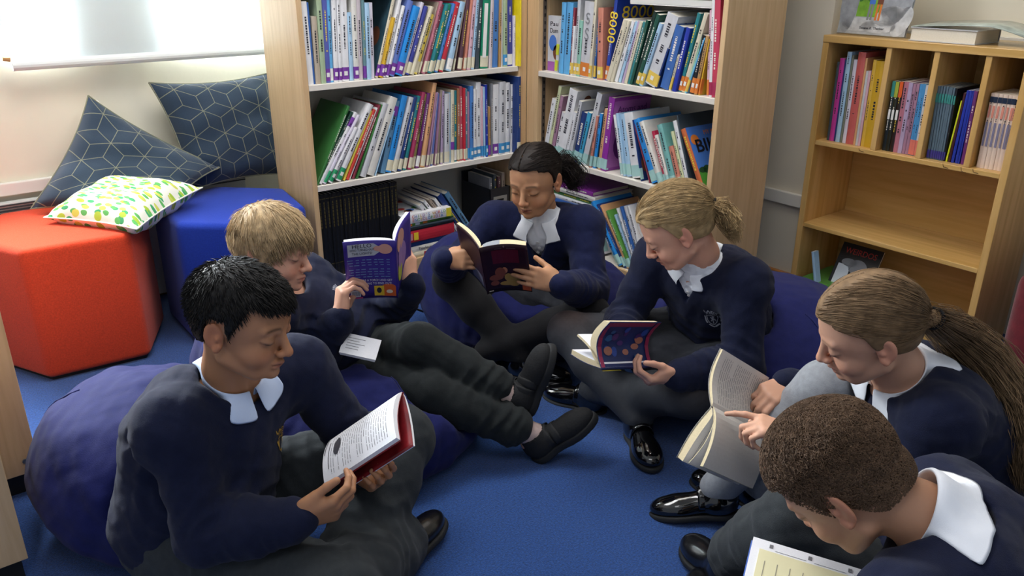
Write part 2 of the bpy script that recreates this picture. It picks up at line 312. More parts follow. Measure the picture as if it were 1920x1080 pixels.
def book_parts(t, th, h, d, cm, sticker='n', rnd=None, lettering=True, hard=False, facing_art=None):
    """local frame: x across the spine (0..th), y from the spine (0) into the shelf, z up"""
    rnd = rnd or random
    bt = 0.0022 if hard else min(0.0012, th * 0.15)
    m = MB(); k = 5; bul = min(0.0022, th * 0.14); pr_ = []
    for i in range(k):
        a = i / (k - 1); pr_.append((a * th, -bul * math.sin(math.pi * a)))
    outer = [(0, d)] + pr_ + [(th, d)]
    inner = [(bt, d)] + [(bt + (th - 2 * bt) * i / (k - 1), y + bt) for i, (x, y) in enumerate(pr_)] + [(th - bt, d)]
    n = len(outer); V = [(x, y, 0) for x, y in outer] + [(x, y, 0) for x, y in inner] + [(x, y, h) for x, y in outer] + [(x, y, h) for x, y in inner]
    F = []
    for i in range(n - 1):
        F += [(i, i + 1, 2 * n + i + 1, 2 * n + i), (n + i + 1, n + i, 3 * n + i, 3 * n + i + 1), (i + 1, i, n + i, n + i + 1), (2 * n + i, 2 * n + i + 1, 3 * n + i + 1, 3 * n + i)]
    F += [(n, 0, 2 * n, 3 * n), (n - 1, 2 * n - 1, 4 * n - 1, 3 * n - 1)]
    m.add(V, F); m.build('cover', cm, t)
    m = MB(); g = 0.003 if hard else 0.0006
    m.box((bt + 0.0002, bt + 0.0004, g), (th - bt - 0.0002, d - (0.004 if hard else 0.001), h - g)); m.build('pages', page_m, t)
    if sticker != 'n':
        z0, z1 = {'O': (0.004, 0.052), 'g': (0.006, 0.05), 't': (h - 0.055, h - 0.02), 'v': (0.05, 0.08)}.get(sticker, (0.006, 0.046))
        wrap = 0.012 if sticker in 'paOr' else 0.004
        pts = [(-0.0005, wrap)] + [(x, y - 0.0005) for x, y in pr_] + [(th + 0.0005, wrap)]
        m = MB(); q = len(pts); m.add([(x, y, z0) for x, y in pts] + [(x, y, z1) for x, y in pts], [(i, i + 1, q + i + 1, q + i) for i in range(q - 1)])
        s_ = m.build('spine_label', stick_mat(sticker), t); s_['label'] = STK[sticker][0] + ' spine sticker'
        if sticker in 'pbgwOo' and th > 0.010:
            c = th / 2; u = min(0.0065, th * 0.3); zc = (z0 + z1) / 2
            m = MB(); m.box((c - u, -bul - 0.0012, zc - 0.007), (c + u, -bul - 0.0006, zc + 0.007)); m.build('call_number', white_m, s_)
    if lettering and th > 0.009:
        m = MB(); z = h * rnd.uniform(0.28, 0.40); top = h * rnd.uniform(0.78, 0.95); wd = th * rnd.uniform(0.09, 0.17); c = th / 2
        while z < top:
            l = rnd.uniform(0.002, 0.007); m.box((c - wd, -bul - 0.0007, z), (c + wd, -bul - 0.0003, min(z + l, top))); z += l + rnd.uniform(0.0014, 0.004)
            if rnd.random() < 0.08: z += h * 0.1
        r_, g_, b_ = [int(x) for x in (cm['rgb'] if 'rgb' in cm else (200, 200, 200))]
        lm = lett_d if r_ + g_ + b_ > 390 else (lett_y if rnd.random() < 0.25 else lett_l)
        m.build('spine_lettering', lm, t)
for d_ in PAL:
    h_ = PAL[d_]; cover_mat(d_)['rgb'] = [int(h_[i:i + 2], 16) for i in (0, 2, 4)]
ORD = 'first second third fourth fifth sixth seventh eighth ninth tenth eleventh twelfth thirteenth fourteenth fifteenth sixteenth seventeenth eighteenth nineteenth twentieth'.split()
def ordn(i): return ORD[i] if i < 20 else ({20: 'twenty', 30: 'thirty', 40: 'forty', 50: 'fifty'}[(i + 1) // 10 * 10] + '-' + ORD[(i + 1) % 10 - 1] if (i + 1) % 10 else {30: 'thirtieth', 40: 'fortieth', 50: 'fiftieth'}[i + 1])
TAB = {}
TAB['L1'] = [
    (1.1787,0.0187,0.262,-0.2,'white','n'), (1.1978,0.0077,0.259,-0.1,'denim blue','n'), (1.2059,0.0184,0.215,1.0,'beige','n'),
    (1.2252,0.0179,0.269,1.2,'sage green','n'), (1.2447,0.018,0.271,1.8,'violet blue','p'), (1.2634,0.0109,0.271,1.8,'sky blue','w'),
    (1.2759,0.0159,0.268,2.6,'white','p'), (1.2925,0.0115,0.27,2.8,'white','p'), (1.3072,0.0256,0.27,2.2,'white','p'),
    (1.3352,0.0141,0.223,1.7,'pale blue','n'), (1.3505,0.0182,0.263,1.5,'off-white','p'), (1.3697,0.0162,0.265,1.7,'rose grey','n'),
    (1.3876,0.0097,0.279,1.7,'grey teal','p'), (1.3981,0.0168,0.252,1.7,'pale blue','n'), (1.4162,0.0151,0.252,1.9,'lilac white','n'),
    (1.4338,0.0115,0.274,18.1,'cream','p'), (1.4478,0.0112,0.209,17.7,'mustard yellow','p'), (1.4603,0.0116,0.27,17.6,'white','p'),
    (1.4731,0.0099,0.25,18.9,'white','p'), (1.4843,0.0224,0.268,20.3,'periwinkle blue','p'), (1.51,0.0259,0.246,20.9,'bright blue','p'),
    (1.5394,0.0131,0.262,21.2,'lilac white','c'), (1.5551,0.0147,0.248,21.5,'indigo','c'), (1.5727,0.0124,0.249,22.6,'cream','c'),
    (1.5886,0.0164,0.219,22.1,'yellow','c'), (1.61,0.0063,0.262,21.3,'taupe','c'), (1.6254,0.0095,0.262,19.6,'dusty pink','c'),
    (1.637,0.0095,0.251,19.5,'maroon','c'), (1.6479,0.013,0.251,19.9,'teal','c'), (1.6624,0.0137,0.252,20.6,'emerald green','c'),
    (1.6789,0.0115,0.253,20.4,'cornflower blue','c'), (1.6962,0.0179,0.255,19.4,'red','c'), (1.729,0.0212,0.252,16.5,'pale blue','w'),
    (1.7633,0.005,0.258,13.9,'taupe','c'), (1.7835,0.0157,0.259,10.7,'plum brown','c'), (1.8077,0.009,0.259,9.0,'salmon','c'),
    (1.824,0.0172,0.259,7.5,'pale pink','c'), (1.8454,0.0124,0.258,6.7,'pale blue','c'), (1.865,0.0176,0.254,5.2,'slate','n'),
    (1.8884,0.0328,0.256,4.0,'emerald green','c'), (1.9269,0.0143,0.249,2.8,'rose grey','n'), (1.9451,0.0275,0.251,2.0,'cornflower blue','n'),
    (1.9774,0.0093,0.251,1.0,'tan','n'), (1.9906,0.0086,0.25,0.2,'white','n'), (2.0005,0.0183,0.25,0.0,'sage green','b'),
    (2.0201,0.0256,0.25,-0.1,'indigo','w'), (2.0465,0.0178,0.188,-0.0,'lilac white','n'), (2.0651,0.0119,0.249,-0.1,'grey','n'),
]
TAB['L2'] = [
    (1.1585,0.0098,0.294,12.8,'leaf green','n'), (1.1696,0.0103,0.281,33.3,'dark green','w'), (1.1826,0.0117,0.28,34.3,'white','t'),
    (1.1976,0.0094,0.27,34.4,'lilac white','g'), (1.2149,0.0146,0.215,33.2,'white','g'), (1.2449,0.0189,0.294,30.4,'white','g'),
    (1.2769,0.0075,0.266,28.6,'yellow','n'), (1.2885,0.011,0.267,28.1,'tomato red','n'), (1.3025,0.004,0.274,28.1,'white','n'),
    (1.3135,0.0095,0.279,26.9,'maroon','n'), (1.3305,0.0041,0.278,25.8,'leaf green','n'), (1.3428,0.0211,0.275,23.8,'pale grey','n'),
    (1.3683,0.0292,0.292,23.4,'off-white','n'), (1.4047,0.0042,0.243,22.5,'pale blue','n'), (1.4317,0.0198,0.267,16.9,'steel blue','t'),
    (1.4532,0.0231,0.284,17.6,'bright blue','c'), (1.4791,0.0181,0.278,18.6,'pale grey','c'), (1.5027,0.0148,0.277,17.8,'navy blue','c'),
    (1.5252,0.014,0.277,16.5,'teal','c'), (1.5462,0.0135,0.288,15.3,'raspberry','c'), (1.5651,0.0121,0.279,14.4,'olive','c'),
    (1.5825,0.0135,0.28,13.5,'purple','w'), (1.6018,0.0169,0.315,12.5,'apricot','c'), (1.626,0.0073,0.278,11.2,'mauve','c'),
    (1.6398,0.0044,0.278,10.0,'lilac','c'), (1.6505,0.0084,0.271,8.7,'periwinkle blue','c'), (1.6658,0.0045,0.259,7.3,'mauve','c'),
    (1.6775,0.0085,0.281,5.6,'taupe','c'), (1.6956,0.01,0.276,3.7,'lilac','c'), (1.7139,0.0207,0.264,2.0,'pale grey','c'),
    (1.7378,0.0055,0.267,1.4,'pale blue','n'), (1.7443,0.0139,0.275,1.6,'cream','v'), (1.7591,0.014,0.272,1.6,'teal','w'),
    (1.7759,0.0104,0.278,1.3,'copper brown','c'), (1.7891,0.0132,0.285,0.8,'rose red','c'), (1.8032,0.0081,0.279,0.8,'red','c'),
    (1.8117,0.0097,0.275,1.0,'slate teal','c'), (1.8227,0.0086,0.263,0.8,'mauve','b'), (1.8321,0.0146,0.284,1.0,'cornflower blue','b'),
    (1.8476,0.0165,0.271,0.9,'white','b'), (1.8659,0.0226,0.294,0.7,'white','b'), (1.8908,0.0069,0.277,0.3,'pale pink','b'),
    (1.9,0.0088,0.275,-0.1,'pale blue','b'), (1.9102,0.0111,0.283,-0.3,'royal blue','b'), (1.9231,0.0098,0.197,-0.2,'tan','p'),
    (1.9342,0.0094,0.284,0.5,'grey','n'), (1.9454,0.0297,0.279,0.6,'white','p'), (1.9769,0.0286,0.287,0.6,'pale grey','b'),
    (2.0088,0.0238,0.281,0.0,'white','b'), (2.0373,0.0527,0.272,-0.9,'white','n'), (2.0924,0.0199,0.316,-1.3,'navy blue','c'),
]
TAB['R1'] = [
    (-2.4009,0.0236,0.257,2.4,'sky blue','n'), (-2.3752,0.0324,0.258,2.9,'sky blue','n'), (-2.3398,0.0103,0.241,3.2,'maroon','o'),
    (-2.3278,0.009,0.177,2.8,'white','o'), (-2.3178,0.0158,0.272,2.9,'pale grey','o'), (-2.3,0.0196,0.199,2.9,'mint green','o'),
    (-2.2784,0.0476,0.265,3.6,'pale grey','O'), (-2.2274,0.0133,0.276,3.9,'cream','o'), (-2.2122,0.0092,0.214,3.9,'denim blue','o'),
    (-2.1813,0.0259,0.247,-1.8,'salmon','o'), (-2.1509,0.0151,0.278,6.8,'deep blue','O'), (-2.1353,0.0185,0.223,18.8,'cream','n'),
    (-2.1145,0.0121,0.221,18.6,'cream','n'), (-2.0993,0.015,0.219,18.1,'white','n'), (-2.0815,0.0115,0.219,17.7,'pale blue','n'),
    (-2.0639,0.0098,0.219,16.4,'lilac','n'), (-2.0494,0.0137,0.216,15.4,'cream','n'), (-2.0342,0.0117,0.217,15.3,'teal','n'),
    (-2.0211,0.0116,0.224,15.6,'bottle green','n'), (-2.0082,0.0133,0.256,17.1,'black green','n'), (-1.9933,0.0154,0.248,18.2,'bottle green','o'),
    (-1.9761,0.0147,0.221,19.5,'pale blue','o'), (-1.9581,0.0488,0.246,19.0,'pale grey','o'), (-1.9028,0.0063,0.141,18.6,'navy blue','o'),
    (-1.8831,0.035,0.209,13.6,'denim blue','n'), (-1.8381,0.0091,0.12,13.6,'cream','o'), (-1.8245,0.0159,0.207,11.8,'royal blue','n'),
    (-1.8065,0.0131,0.254,12.4,'teal','O'), (-1.7923,0.0153,0.257,15.3,'cream','O'), (-1.7755,0.0067,0.186,16.4,'mint green','o'),
    (-1.7668,0.0043,0.186,17.9,'sky blue','o'), (-1.7528,0.0169,0.187,10.0,'black','O'), (-1.7313,0.0114,0.186,8.8,'tan','O'),
    (-1.715,0.0045,0.176,7.4,'mustard yellow','O'), (-1.6847,0.01,0.261,-3.8,'pale pink','O'), (-1.6722,0.011,0.292,-4.1,'white','r'),
    (-1.6582,0.0277,0.295,-4.6,'crimson and white','r'),
]
TAB['R2'] = [
    (-2.4825,0.0229,0.233,12.9,'white','a'), (-2.4572,0.0167,0.287,12.7,'pale lime','a'), (-2.4383,0.0172,0.251,12.7,'mauve','a'),
    (-2.4183,0.0199,0.188,13.3,'white','a'), (-2.3961,0.0439,0.283,14.5,'white','a'), (-2.3471,0.0158,0.2,13.6,'white','a'),
    (-2.3296,0.0168,0.246,13.4,'pale grey','a'), (-2.3094,0.0295,0.202,12.7,'navy blue','a'), (-2.2775,0.0191,0.209,14.3,'cyan blue','a'),
    (-2.2556,0.0262,0.287,14.7,'pale grey','a'), (-2.2058,0.0113,0.2,8.5,'salmon','a'), (-2.1905,0.0149,0.21,7.5,'bright blue','a'),
    (-2.1732,0.0063,0.238,7.0,'black','a'), (-2.1624,0.0149,0.23,6.0,'apricot','a'), (-2.1464,0.0285,0.274,6.3,'magenta purple','a'),
    (-2.0398,0.0118,0.22,-14.2,'white','a'), (-2.0266,0.0118,0.227,-13.8,'pale blue','a'), (-2.013,0.0224,0.225,-14.0,'pale blue','a'),
    (-1.9859,0.0416,0.233,-14.9,'white','a'), (-1.9385,0.0043,0.217,-15.9,'navy blue','a'), (-1.902,0.0044,0.213,-25.1,'maroon','n'),
    (-1.8892,0.0279,0.233,-26.9,'bright blue','a'), (-1.8502,0.0202,0.234,-28.5,'off-white','a'), (-1.8263,0.0129,0.199,-24.8,'crimson','a'),
    (-1.8111,0.0146,0.188,-24.5,'off-white','a'), (-1.7923,0.0226,0.226,-23.5,'seafoam','a'), (-1.7654,0.0202,0.155,-23.3,'salmon','a'),
    (-1.7424,0.0125,0.21,-22.8,'pale lime','a'), (-1.7279,0.0159,0.247,-21.4,'white','a'), (-1.7086,0.0051,0.268,-19.8,'slate','a'),
    (-1.6621,0.0197,0.237,-29.1,'orange and blue','w'),
]
TAB['R3'] = [
    (-2.1569,0.0193,0.118,-24.3,'white','a'), (-2.0428,0.0146,0.213,-37.2,'white','a'), (-2.0217,0.0184,0.27,-37.7,'bright blue','a'),
    (-1.9969,0.0093,0.267,-37.9,'navy blue','a'), (-1.9831,0.0123,0.265,-37.7,'apricot','a'), (-1.9665,0.0122,0.243,-35.6,'grass green','a'),
    (-1.9504,0.0115,0.225,-31.9,'pale blue','a'), (-1.9355,0.0117,0.251,-28.8,'white','a'), (-1.9202,0.0127,0.259,-26.4,'denim blue','a'),
    (-1.9036,0.0148,0.264,-26.0,'pale grey','a'), (-1.8848,0.0126,0.269,-25.4,'white','a'),
]
TAB['C1'] = [
    (-1.5402,0.0088,0.265,-0.6,'slate','n'), (-1.5307,0.0167,0.278,-0.6,'magenta pink','n'), (-1.5132,0.0053,0.274,-0.6,'navy blue','n'),
    (-1.5064,0.0157,0.301,-0.6,'pale blue','n'), (-1.4892,0.0067,0.291,-0.6,'olive grey','n'), (-1.481,0.0126,0.278,-0.6,'lilac white','n'),
    (-1.4669,0.0264,0.303,-0.6,'coral','n'), (-1.4395,0.0073,0.286,-0.6,'apricot','n'), (-1.4315,0.0076,0.246,-0.6,'pale grey','n'),
    (-1.4232,0.0086,0.247,-0.6,'pale pink','n'), (-1.4131,0.0114,0.283,-0.6,'golden yellow','n'), (-1.401,0.0311,0.281,-0.6,'mustard yellow','n'),
]
TAB['C2'] = [
    (-1.3366,0.0118,0.224,-0.6,'black and teal','n'), (-1.3243,0.0122,0.223,-0.6,'black and lime','n'), (-1.3115,0.0122,0.225,-0.6,'black and orange','n'),
    (-1.2988,0.015,0.226,-0.6,'dusty pink','n'), (-1.2825,0.0133,0.225,-0.6,'lilac','n'), (-1.2687,0.0092,0.222,-0.6,'mauve','n'),
    (-1.2589,0.0095,0.224,-0.6,'mauve','n'), (-1.2481,0.0091,0.224,-0.6,'coral and blue','n'), (-1.2385,0.0099,0.225,-0.6,'coral and blue','n'),
    (-1.2278,0.0108,0.223,-0.6,'pale grey','n'),
]
TAB['C3'] = [
    (-1.1865,0.0082,0.225,-2.0,'steel grey','n'), (-1.1763,0.0073,0.225,-2.4,'steel grey','n'), (-1.1684,0.0062,0.225,-2.1,'steel grey','n'),
    (-1.1616,0.0062,0.226,-1.6,'steel grey','n'), (-1.1549,0.0061,0.225,-1.4,'steel grey','n'), (-1.1482,0.0056,0.224,-1.4,'steel grey','n'),
    (-1.1421,0.0055,0.224,-1.2,'steel grey','n'), (-1.136,0.005,0.223,-1.1,'black','n'), (-1.1275,0.0045,0.189,2.8,'acid yellow','n'),
    (-1.119,0.0063,0.213,1.4,'dark maroon','n'), (-1.1112,0.0084,0.221,1.1,'royal blue','n'), (-1.0985,0.0076,0.222,0.1,'royal blue','n'),
    (-1.0901,0.0047,0.222,-0.0,'royal blue','n'), (-1.0815,0.0094,0.222,-0.9,'purple','n'),
]
TAB['C4'] = [
    (-1.0344,0.0104,0.222,-0.6,'cream and peach','n'), (-1.0235,0.0114,0.222,-0.6,'cream and peach','n'), (-1.0116,0.0123,0.222,-0.6,'cream and peach','n'),
    (-0.9988,0.0127,0.222,-0.6,'cream and peach','n'), (-0.9856,0.0101,0.222,-0.6,'cream and peach','n'), (-0.9749,0.0125,0.222,-0.6,'cream and peach','n'),
    (-0.9604,0.0154,0.221,-0.6,'cream and peach','n'),
]
TAB['L2'][0] = TAB['L2'][0][:3] + (29.0,) + TAB['L2'][0][4:]; TAB['L1'].pop(); TAB['L1'][-1] = TAB['L1'][-1][:1] + (0.0105,) + TAB['L1'][-1][2:]
TAB['L1'].append((2.0582, 0.0068, 0.285, 0.0, 'bright yellow', 'n'))
TAB['L2'][-2] = (2.0375, 0.0115, 0.272, 0.5, 'white', 'n'); TAB['L2'][-1] = (2.0500, 0.0150, 0.305, 0.0, 'navy blue', 'c')
WHERE = {'L1': "on window bookcase's upper shelf", 'L2': "on window bookcase's middle shelf", 'R1': "on right-hand bookcase's upper shelf", 'R2': "on right-hand bookcase's middle shelf", 'R3': "on right-hand bookcase's bottom shelf",
         'C1': "in low bookcase's leftmost cubby", 'C2': "in low bookcase's second cubby", 'C3': "in low bookcase's third cubby", 'C4': "in low bookcase's rightmost cubby"}
SPEC = {'L1': (0, 2.571, 0.812, (0.19, 0.225), 2.0655), 'L2': (0, 2.571, 0.468, (0.19, 0.225), 2.0655), 'R1': (1, 2.105, 0.797, (0.18, 0.225), -1.6385), 'R2': (1, 2.105, 0.468, (0.19, 0.225), -1.6385), 'R3': (1, 2.105, 0.118, (0.19, 0.21), -1.6385),
        'C1': (1, 2.588, 0.618, (0.16, 0.20), -1.364), 'C2': (1, 2.588, 0.618, (0.145, 0.146), -1.212), 'C3': (1, 2.588, 0.618, (0.150, 0.151), -1.062), 'C4': (1, 2.588, 0.618, (0.150, 0.151), -0.953)}
BOOKS = {}
for key, rows in TAB.items():
    ax, front, zs, dr, umax = SPEC[key]; rnd = random.Random(sum(map(ord, key)))
    for i, (u, th, h, lean, desc, st) in enumerate(rows):
        a = R(lean); dep = rnd.uniform(*dr); back = rnd.uniform(0.010, 0.022)
        if key[0] == 'C': back = rnd.uniform(0.030, 0.034)
        if desc == 'bright yellow' or (key == 'L2' and i == len(rows) - 1): back = -0.014
        if lean > 0: piv = u + th / math.cos(a); off = -th
        else: piv = u; off = 0.0
        if piv + (0 if lean > 0 else th) > umax: piv = umax - (0 if lean > 0 else th)
        if key == 'L2' and lean > 0: piv = max(piv, 1.1742 + th / math.cos(a))
        X = Vector((1, 0, 0)) if ax == 0 else Vector((0, -1, 0)); Y = Vector((0, 1, 0)) if ax == 0 else Vector((1, 0, 0)); Z = Vector((0, 0, 1))
        lx = X * math.cos(a) - Z * math.sin(a); lz = Z * math.cos(a) + X * math.sin(a)
        org = (Vector((piv, front + back, zs)) if ax == 0 else Vector((front + back, -piv, zs))) + lx * off + Z * 0.0004
        stn = '' if st == 'n' else ' with %s spine sticker' % STK[st][0]
        if st in 'tv': stn = ' with purple sticker'
        lab = '%s book%s, %s from left %s' % (desc, stn, ordn(i), WHERE[key])
        t = thing('book', lab, 'book', group='books ' + WHERE[key], M=frame_M(lx, Y, lz, org))
        book_parts(t, th, h, dep, cover_mat(desc), st, rnd, hard=th > 0.02)
        BOOKS[key, i] = (t, th, h, dep)
def idx(key, desc, k=0): return [i for i, r in enumerate(TAB[key]) if r[4] == desc][k]
def spine_text(key, i, body, size, m, z, rot=True, fit=None, name='spine_title'):
    t, th, h, d = BOOKS[key, i]
    M = Matrix.Translation((th / 2, -0.0034, z)) @ Matrix.Rotation(R(90), 4, 'X') @ (Matrix.Rotation(R(-90), 4, 'Z') if rot else Matrix())
    text_mesh(name, body, size, m, t, M, fit=fit)
def cover_art(key, i, side, fn, name='cover_picture'):
    """fn(mb list) draws on the front board: side -1 left board, +1 right board; board frame: a = away from spine, z up"""
    t, th, h, d = BOOKS[key, i]; return t, th, h, d
def board_M(th, side, a, z, eps=0.0007):
    """frame on a board for flat art; text reads with +x: on the left board away from... """
    if side > 0: return Matrix.Translation((th + eps, a, z)) @ Matrix(((0, 0, 1, 0), (1, 0, 0, 0), (0, 1, 0, 0), (0, 0, 0, 1)))
    return Matrix.Translation((-eps, a, z)) @ Matrix(((0, 0, -1, 0), (1, 0, 0, 0), (0, 1, 0, 0), (0, 0, 0, 1)))
def blob(mb, x, y, rx, ry, mi=0, n=18, rot=0.0):
    pts = [(x + rx * math.cos(t_) * math.cos(rot) - ry * math.sin(t_) * math.sin(rot), y + rx * math.cos(t_) * math.sin(rot) + ry * math.sin(t_) * math.cos(rot), 0) for t_ in [2 * math.pi * k / n for k in range(n)]]
    mb.add(pts, [tuple(range(n))], mi)
def rect(mb, x0, y0, x1, y1, mi=0, z=0): mb.add([(x0, y0, z), (x1, y0, z), (x1, y1, z), (x0, y1, z)], [(0, 1, 2, 3)], mi)
def flat(name, mb, mats, parent, M):
    o = mb.build(name, mats, parent); o.matrix_local = M; return o
ink_k = mat('ink_black', '1C1A22', 0.45); ink_gold = mat('ink_gold', 'F0D03C', 0.4); ink_purple = mat('ink_purple', '5A1E70', 0.4); ink_red = mat('ink_red', 'C83A34', 0.4)
ink_grass = mat('ink_grass', '4E9A3A', 0.4); ink_tree = mat('ink_tree', '24482A', 0.4); ink_sky = mat('ink_sky', '4A7CD0', 0.4); ink_pale = mat('ink_pale', 'DDE4EC', 0.4); ink_brown = mat('ink_brown', '7A4A34', 0.45); ink_orange = mat('ink_orange', 'E08038', 0.4); ink_grey = mat('ink_grey', '8A8C90', 0.5)
ink_skin = mat('ink_skin', 'D8A488', 0.45); ink_lilac = mat('ink_lilac', 'A862B0', 0.4)
# the fat blue book of eight thousand facts
i = idx('R1', 'deep blue'); spine_text('R1', i, '8000', 0.052, ink_gold, 0.185, fit=0.105)
t, th, h, d = BOOKS['R1', i]; text_mesh('cover_title', '8000', 0.06, ink_gold, t, board_M(th, 1, 0.11, h - 0.045), fit=0.16)
# grey book with two big letters
i = idx('R1', 'pale grey', 1); spine_text('R1', i, 'S', 0.055, ink_grey, 0.205, rot=False); spine_text('R1', i, 'S', 0.055, ink_grey, 0.150, rot=False)
# lilac board of the atoms book
i = idx('R2', 'magenta purple'); t, th, h, d = BOOKS['R2', i]
m = MB(); rect(m, -0.095, -0.125, 0.095, 0.125); flat('cover_panel', m, ink_lilac, t, board_M(th, 1, d / 2, h / 2))
text_mesh('cover_title', 'Atoms and', 0.036, ink_purple, t, board_M(th, 1, d / 2, h - 0.045, 0.0012), fit=0.15)
m = MB(); blob(m, 0, 0, 0.055, 0.062); flat('cover_picture', m, ink_purple, t, board_M(th, 1, d / 2 - 0.02, h * 0.36, 0.0012))
# the bike book whose front board faces the room
i = idx('R2', 'orange and blue'); t, th, h, d = BOOKS['R2', i]
m = MB(); rect(m, 0.001, 0.0, d, h); flat('cover_sky', m, ink_sky, t, board_M(th, 1, 0, 0))
m = MB(); rect(m, 0.001, 0.0, d, 0.085); flat('cover_grass', m, ink_grass, t, board_M(th, 1, 0, 0, 0.0010))
m = MB(); [blob(m, 0.02 + k * 0.022, 0.088, 0.018, 0.010 + 0.004 * (k % 2)) for k in range(8)]; flat('cover_trees', m, ink_tree, t, board_M(th, 1, 0, 0, 0.0013))
text_mesh('cover_title', 'BIKE', 0.062, ink_k, t, board_M(th, 1, d / 2, h - 0.070, 0.0012), fit=0.14, bold=0.001)
text_mesh('cover_subtitle', 'MY BIG', 0.022, ink_orange, t, board_M(th, 1, d / 2 + 0.02, h - 0.026, 0.0012))
m = MB(); blob(m, 0.028, h - 0.045, 0.02, 0.018); flat('cover_badge', m, ink_orange, t, board_M(th, 1, 0, 0, 0.0012))
# picture boards seen between leaning books
def spots(key, i, side, items):
    t, th, h, d = BOOKS[key, i]
    for k, (a, z, ra, rz, mm) in enumerate(items):
        m = MB(); blob(m, 0, 0, ra, rz); flat('cover_picture', m, mm, t, board_M(th, side, a, z, 0.0007 + 0.0002 * k))
for key, desc, k, items in (('R2', 'white', 2, [(0.06, 0.24, 0.02, 0.022, ink_brown), (0.06, 0.155, 0.014, 0.02, ink_brown), (0.05, 0.10, 0.013, 0.022, ink_k), (0.03, 0.05, 0.011, 0.01, ink_red), (0.025, 0.03, 0.02, 0.012, ink_sky)]),
                            ('R2', 'pale grey', 1, [(0.06, 0.235, 0.02, 0.022, ink_brown), (0.02, 0.155, 0.012, 0.03, ink_red), (0.02, 0.09, 0.012, 0.03, ink_red)]),
                            ('R1', 'pale grey', 2, [(0.045, 0.20, 0.018, 0.026, ink_brown), (0.05, 0.09, 0.010, 0.06, ink_k)]), ('R1', 'denim blue', 1, [(0.03, 0.115, 0.018, 0.022, ink_pale), (0.035, 0.18, 0.02, 0.02, ink_orange)]),
                            ('R1', 'crimson and white', 0, [(0.05, 0.16, 0.03, 0.035, ink_red), (0.04, 0.085, 0.025, 0.03, ink_pale)]),
                            ('L2', 'leaf green', 0, [(0.10, 0.12, 0.05, 0.09, ink_grass)]), ('R2', 'navy blue', 1, [(0.05, 0.12, 0.03, 0.07, ink_pale), (0.03, 0.06, 0.02, 0.03, ink_brown)])):
    spots(key, idx(key, desc, k), 1, items)
t, th, h, d = BOOKS['L1', 15]; m = MB(); rect(m, 0.001, 0.0, d, h); flat('cover_night', m, mat('cover_night_teal', '33505C', 0.35, noise=0.4, scale=14), t, board_M(th, -1, 0, 0)); m = MB(); blob(m, 0.06, 0.14, 0.03, 0.035); blob(m, 0.09, 0.10, 0.03, 0.03); flat('cover_picture', m, ink_brown, t, board_M(th, -1, 0, 0, 0.0010))
i = idx('L1', 'emerald green', 1); t, th, h, d = BOOKS['L1', i]
m = MB(); m.box((th * 0.12, -0.0034, 0.04), (th * 0.62, -0.0028, h - 0.02)); m.build('spine_panel', white_m, t)
for k in (0, 1, 2):   # jagged black-and-lime series in the second cubby
    t, th, h, d = BOOKS['C2', k]; mm = (mat('band_teal', '3A8C84', 0.4), mat('band_lime', 'A8B040', 0.4), mat('band_orange', 'E0602A', 0.4))[k]
    m = MB(); m.box((0.0005, -0.0026, h * 0.78), (th - 0.0005, -0.0018, h)); m.build('colour_band', mm, t)
    m = MB(); m.box((th * .2, -0.0026, h * 0.46), (th * .8, -0.0018, h * 0.60)); m.build('title_box', white_m, t)
for k in range(7):
    t, th, h, d = BOOKS['C4', k]; m = MB(); m.box((0.0003, -0.0026, h - 0.026), (th - 0.0003, -0.0016, h - 0.010)); m.build('navy_band', mat('band_navy', '1C2C44', 0.4), t)
    m = MB(); m.box((th * .25, -0.0028, h * 0.30), (th * .75, -0.0018, h * 0.62)); m.build('series_lettering', mat('band_ink', '7E7A96', 0.5), t)
    m = MB(); m.box((th * .25, -0.0028, h * 0.68), (th * .75, -0.0018, h * 0.84)); m.build('title_lettering', mat('band_salmon', 'D88A78', 0.5), t)
for k in range(8):
    t, th, h, d = BOOKS['C3', k]; m = MB(); m.box((0.0003, -0.0024, 0.004), (th - 0.0003, -0.0014, 0.028)); m.build('purple_band', mat('band_violet', '3C3484', 0.4), t)
    m = MB(); m.box((0.0003, -0.0024, h * .78), (th - 0.0003, -0.0014, h * .90)); m.build('teal_band', mat('band_teal', '3A8C84', 0.4), t)
for k in (7, 8, 9):
    t, th, h, d = BOOKS['C2', k]; m = MB(); m.box((0.0003, -0.0026, 0.002), (th - 0.0003, -0.0016, 0.05)); m.build('coral_band', mat('band_coral', 'DC7868', 0.4), t)

# black encyclopedia set along the bottom of the window bookcase
enc_m = mat('encyclopedia_cloth', '121316', 0.42, noise=0.25, scale=120, bump=0.2); gilt = mat('gilt_lettering', '5E5430', 0.4, metal=0.3)
proto = None; EW = 0.0162
for k in range(20):
    x = 1.1755 + k * EW
    lab = 'black clothbound encyclopedia volume, %s from left in the uniform bottom-shelf set' % ordn(k)
    if proto is None:
        t = proto = thing('encyclopedia_volume', lab, 'book', (x, 2.590, 0.1184), group='black encyclopedia set'); rr = random.Random(5)
        book_parts(t, EW - 0.0006, 0.312, 0.215, enc_m, 'n', rr, lettering=False, hard=True)
        m = MB(); z = 0.19
        while z < 0.285: l = rr.uniform(0.004, 0.012); m.box((0.0055, -0.0034, z), (0.0098, -0.0026, z + l)); z += l + 0.003
        m.build('gilt_title', gilt, t)
        m = MB(); m.box((0.001, -0.0026, 0.296), (EW - 0.0016, -0.0018, 0.2985)); m.box((0.001, -0.0026, 0.05), (EW - 0.0016, -0.0018, 0.0515)); m.build('gilt_rule', gilt, t)
    else:
        t = proto.copy(); C.objects.link(t); t['label'] = lab; t.location = (x, 2.590 + 0.001 * (k % 3), 0.1184)
        for ch in proto.children: c_ = ch.copy(); C.objects.link(c_); c_.parent = t

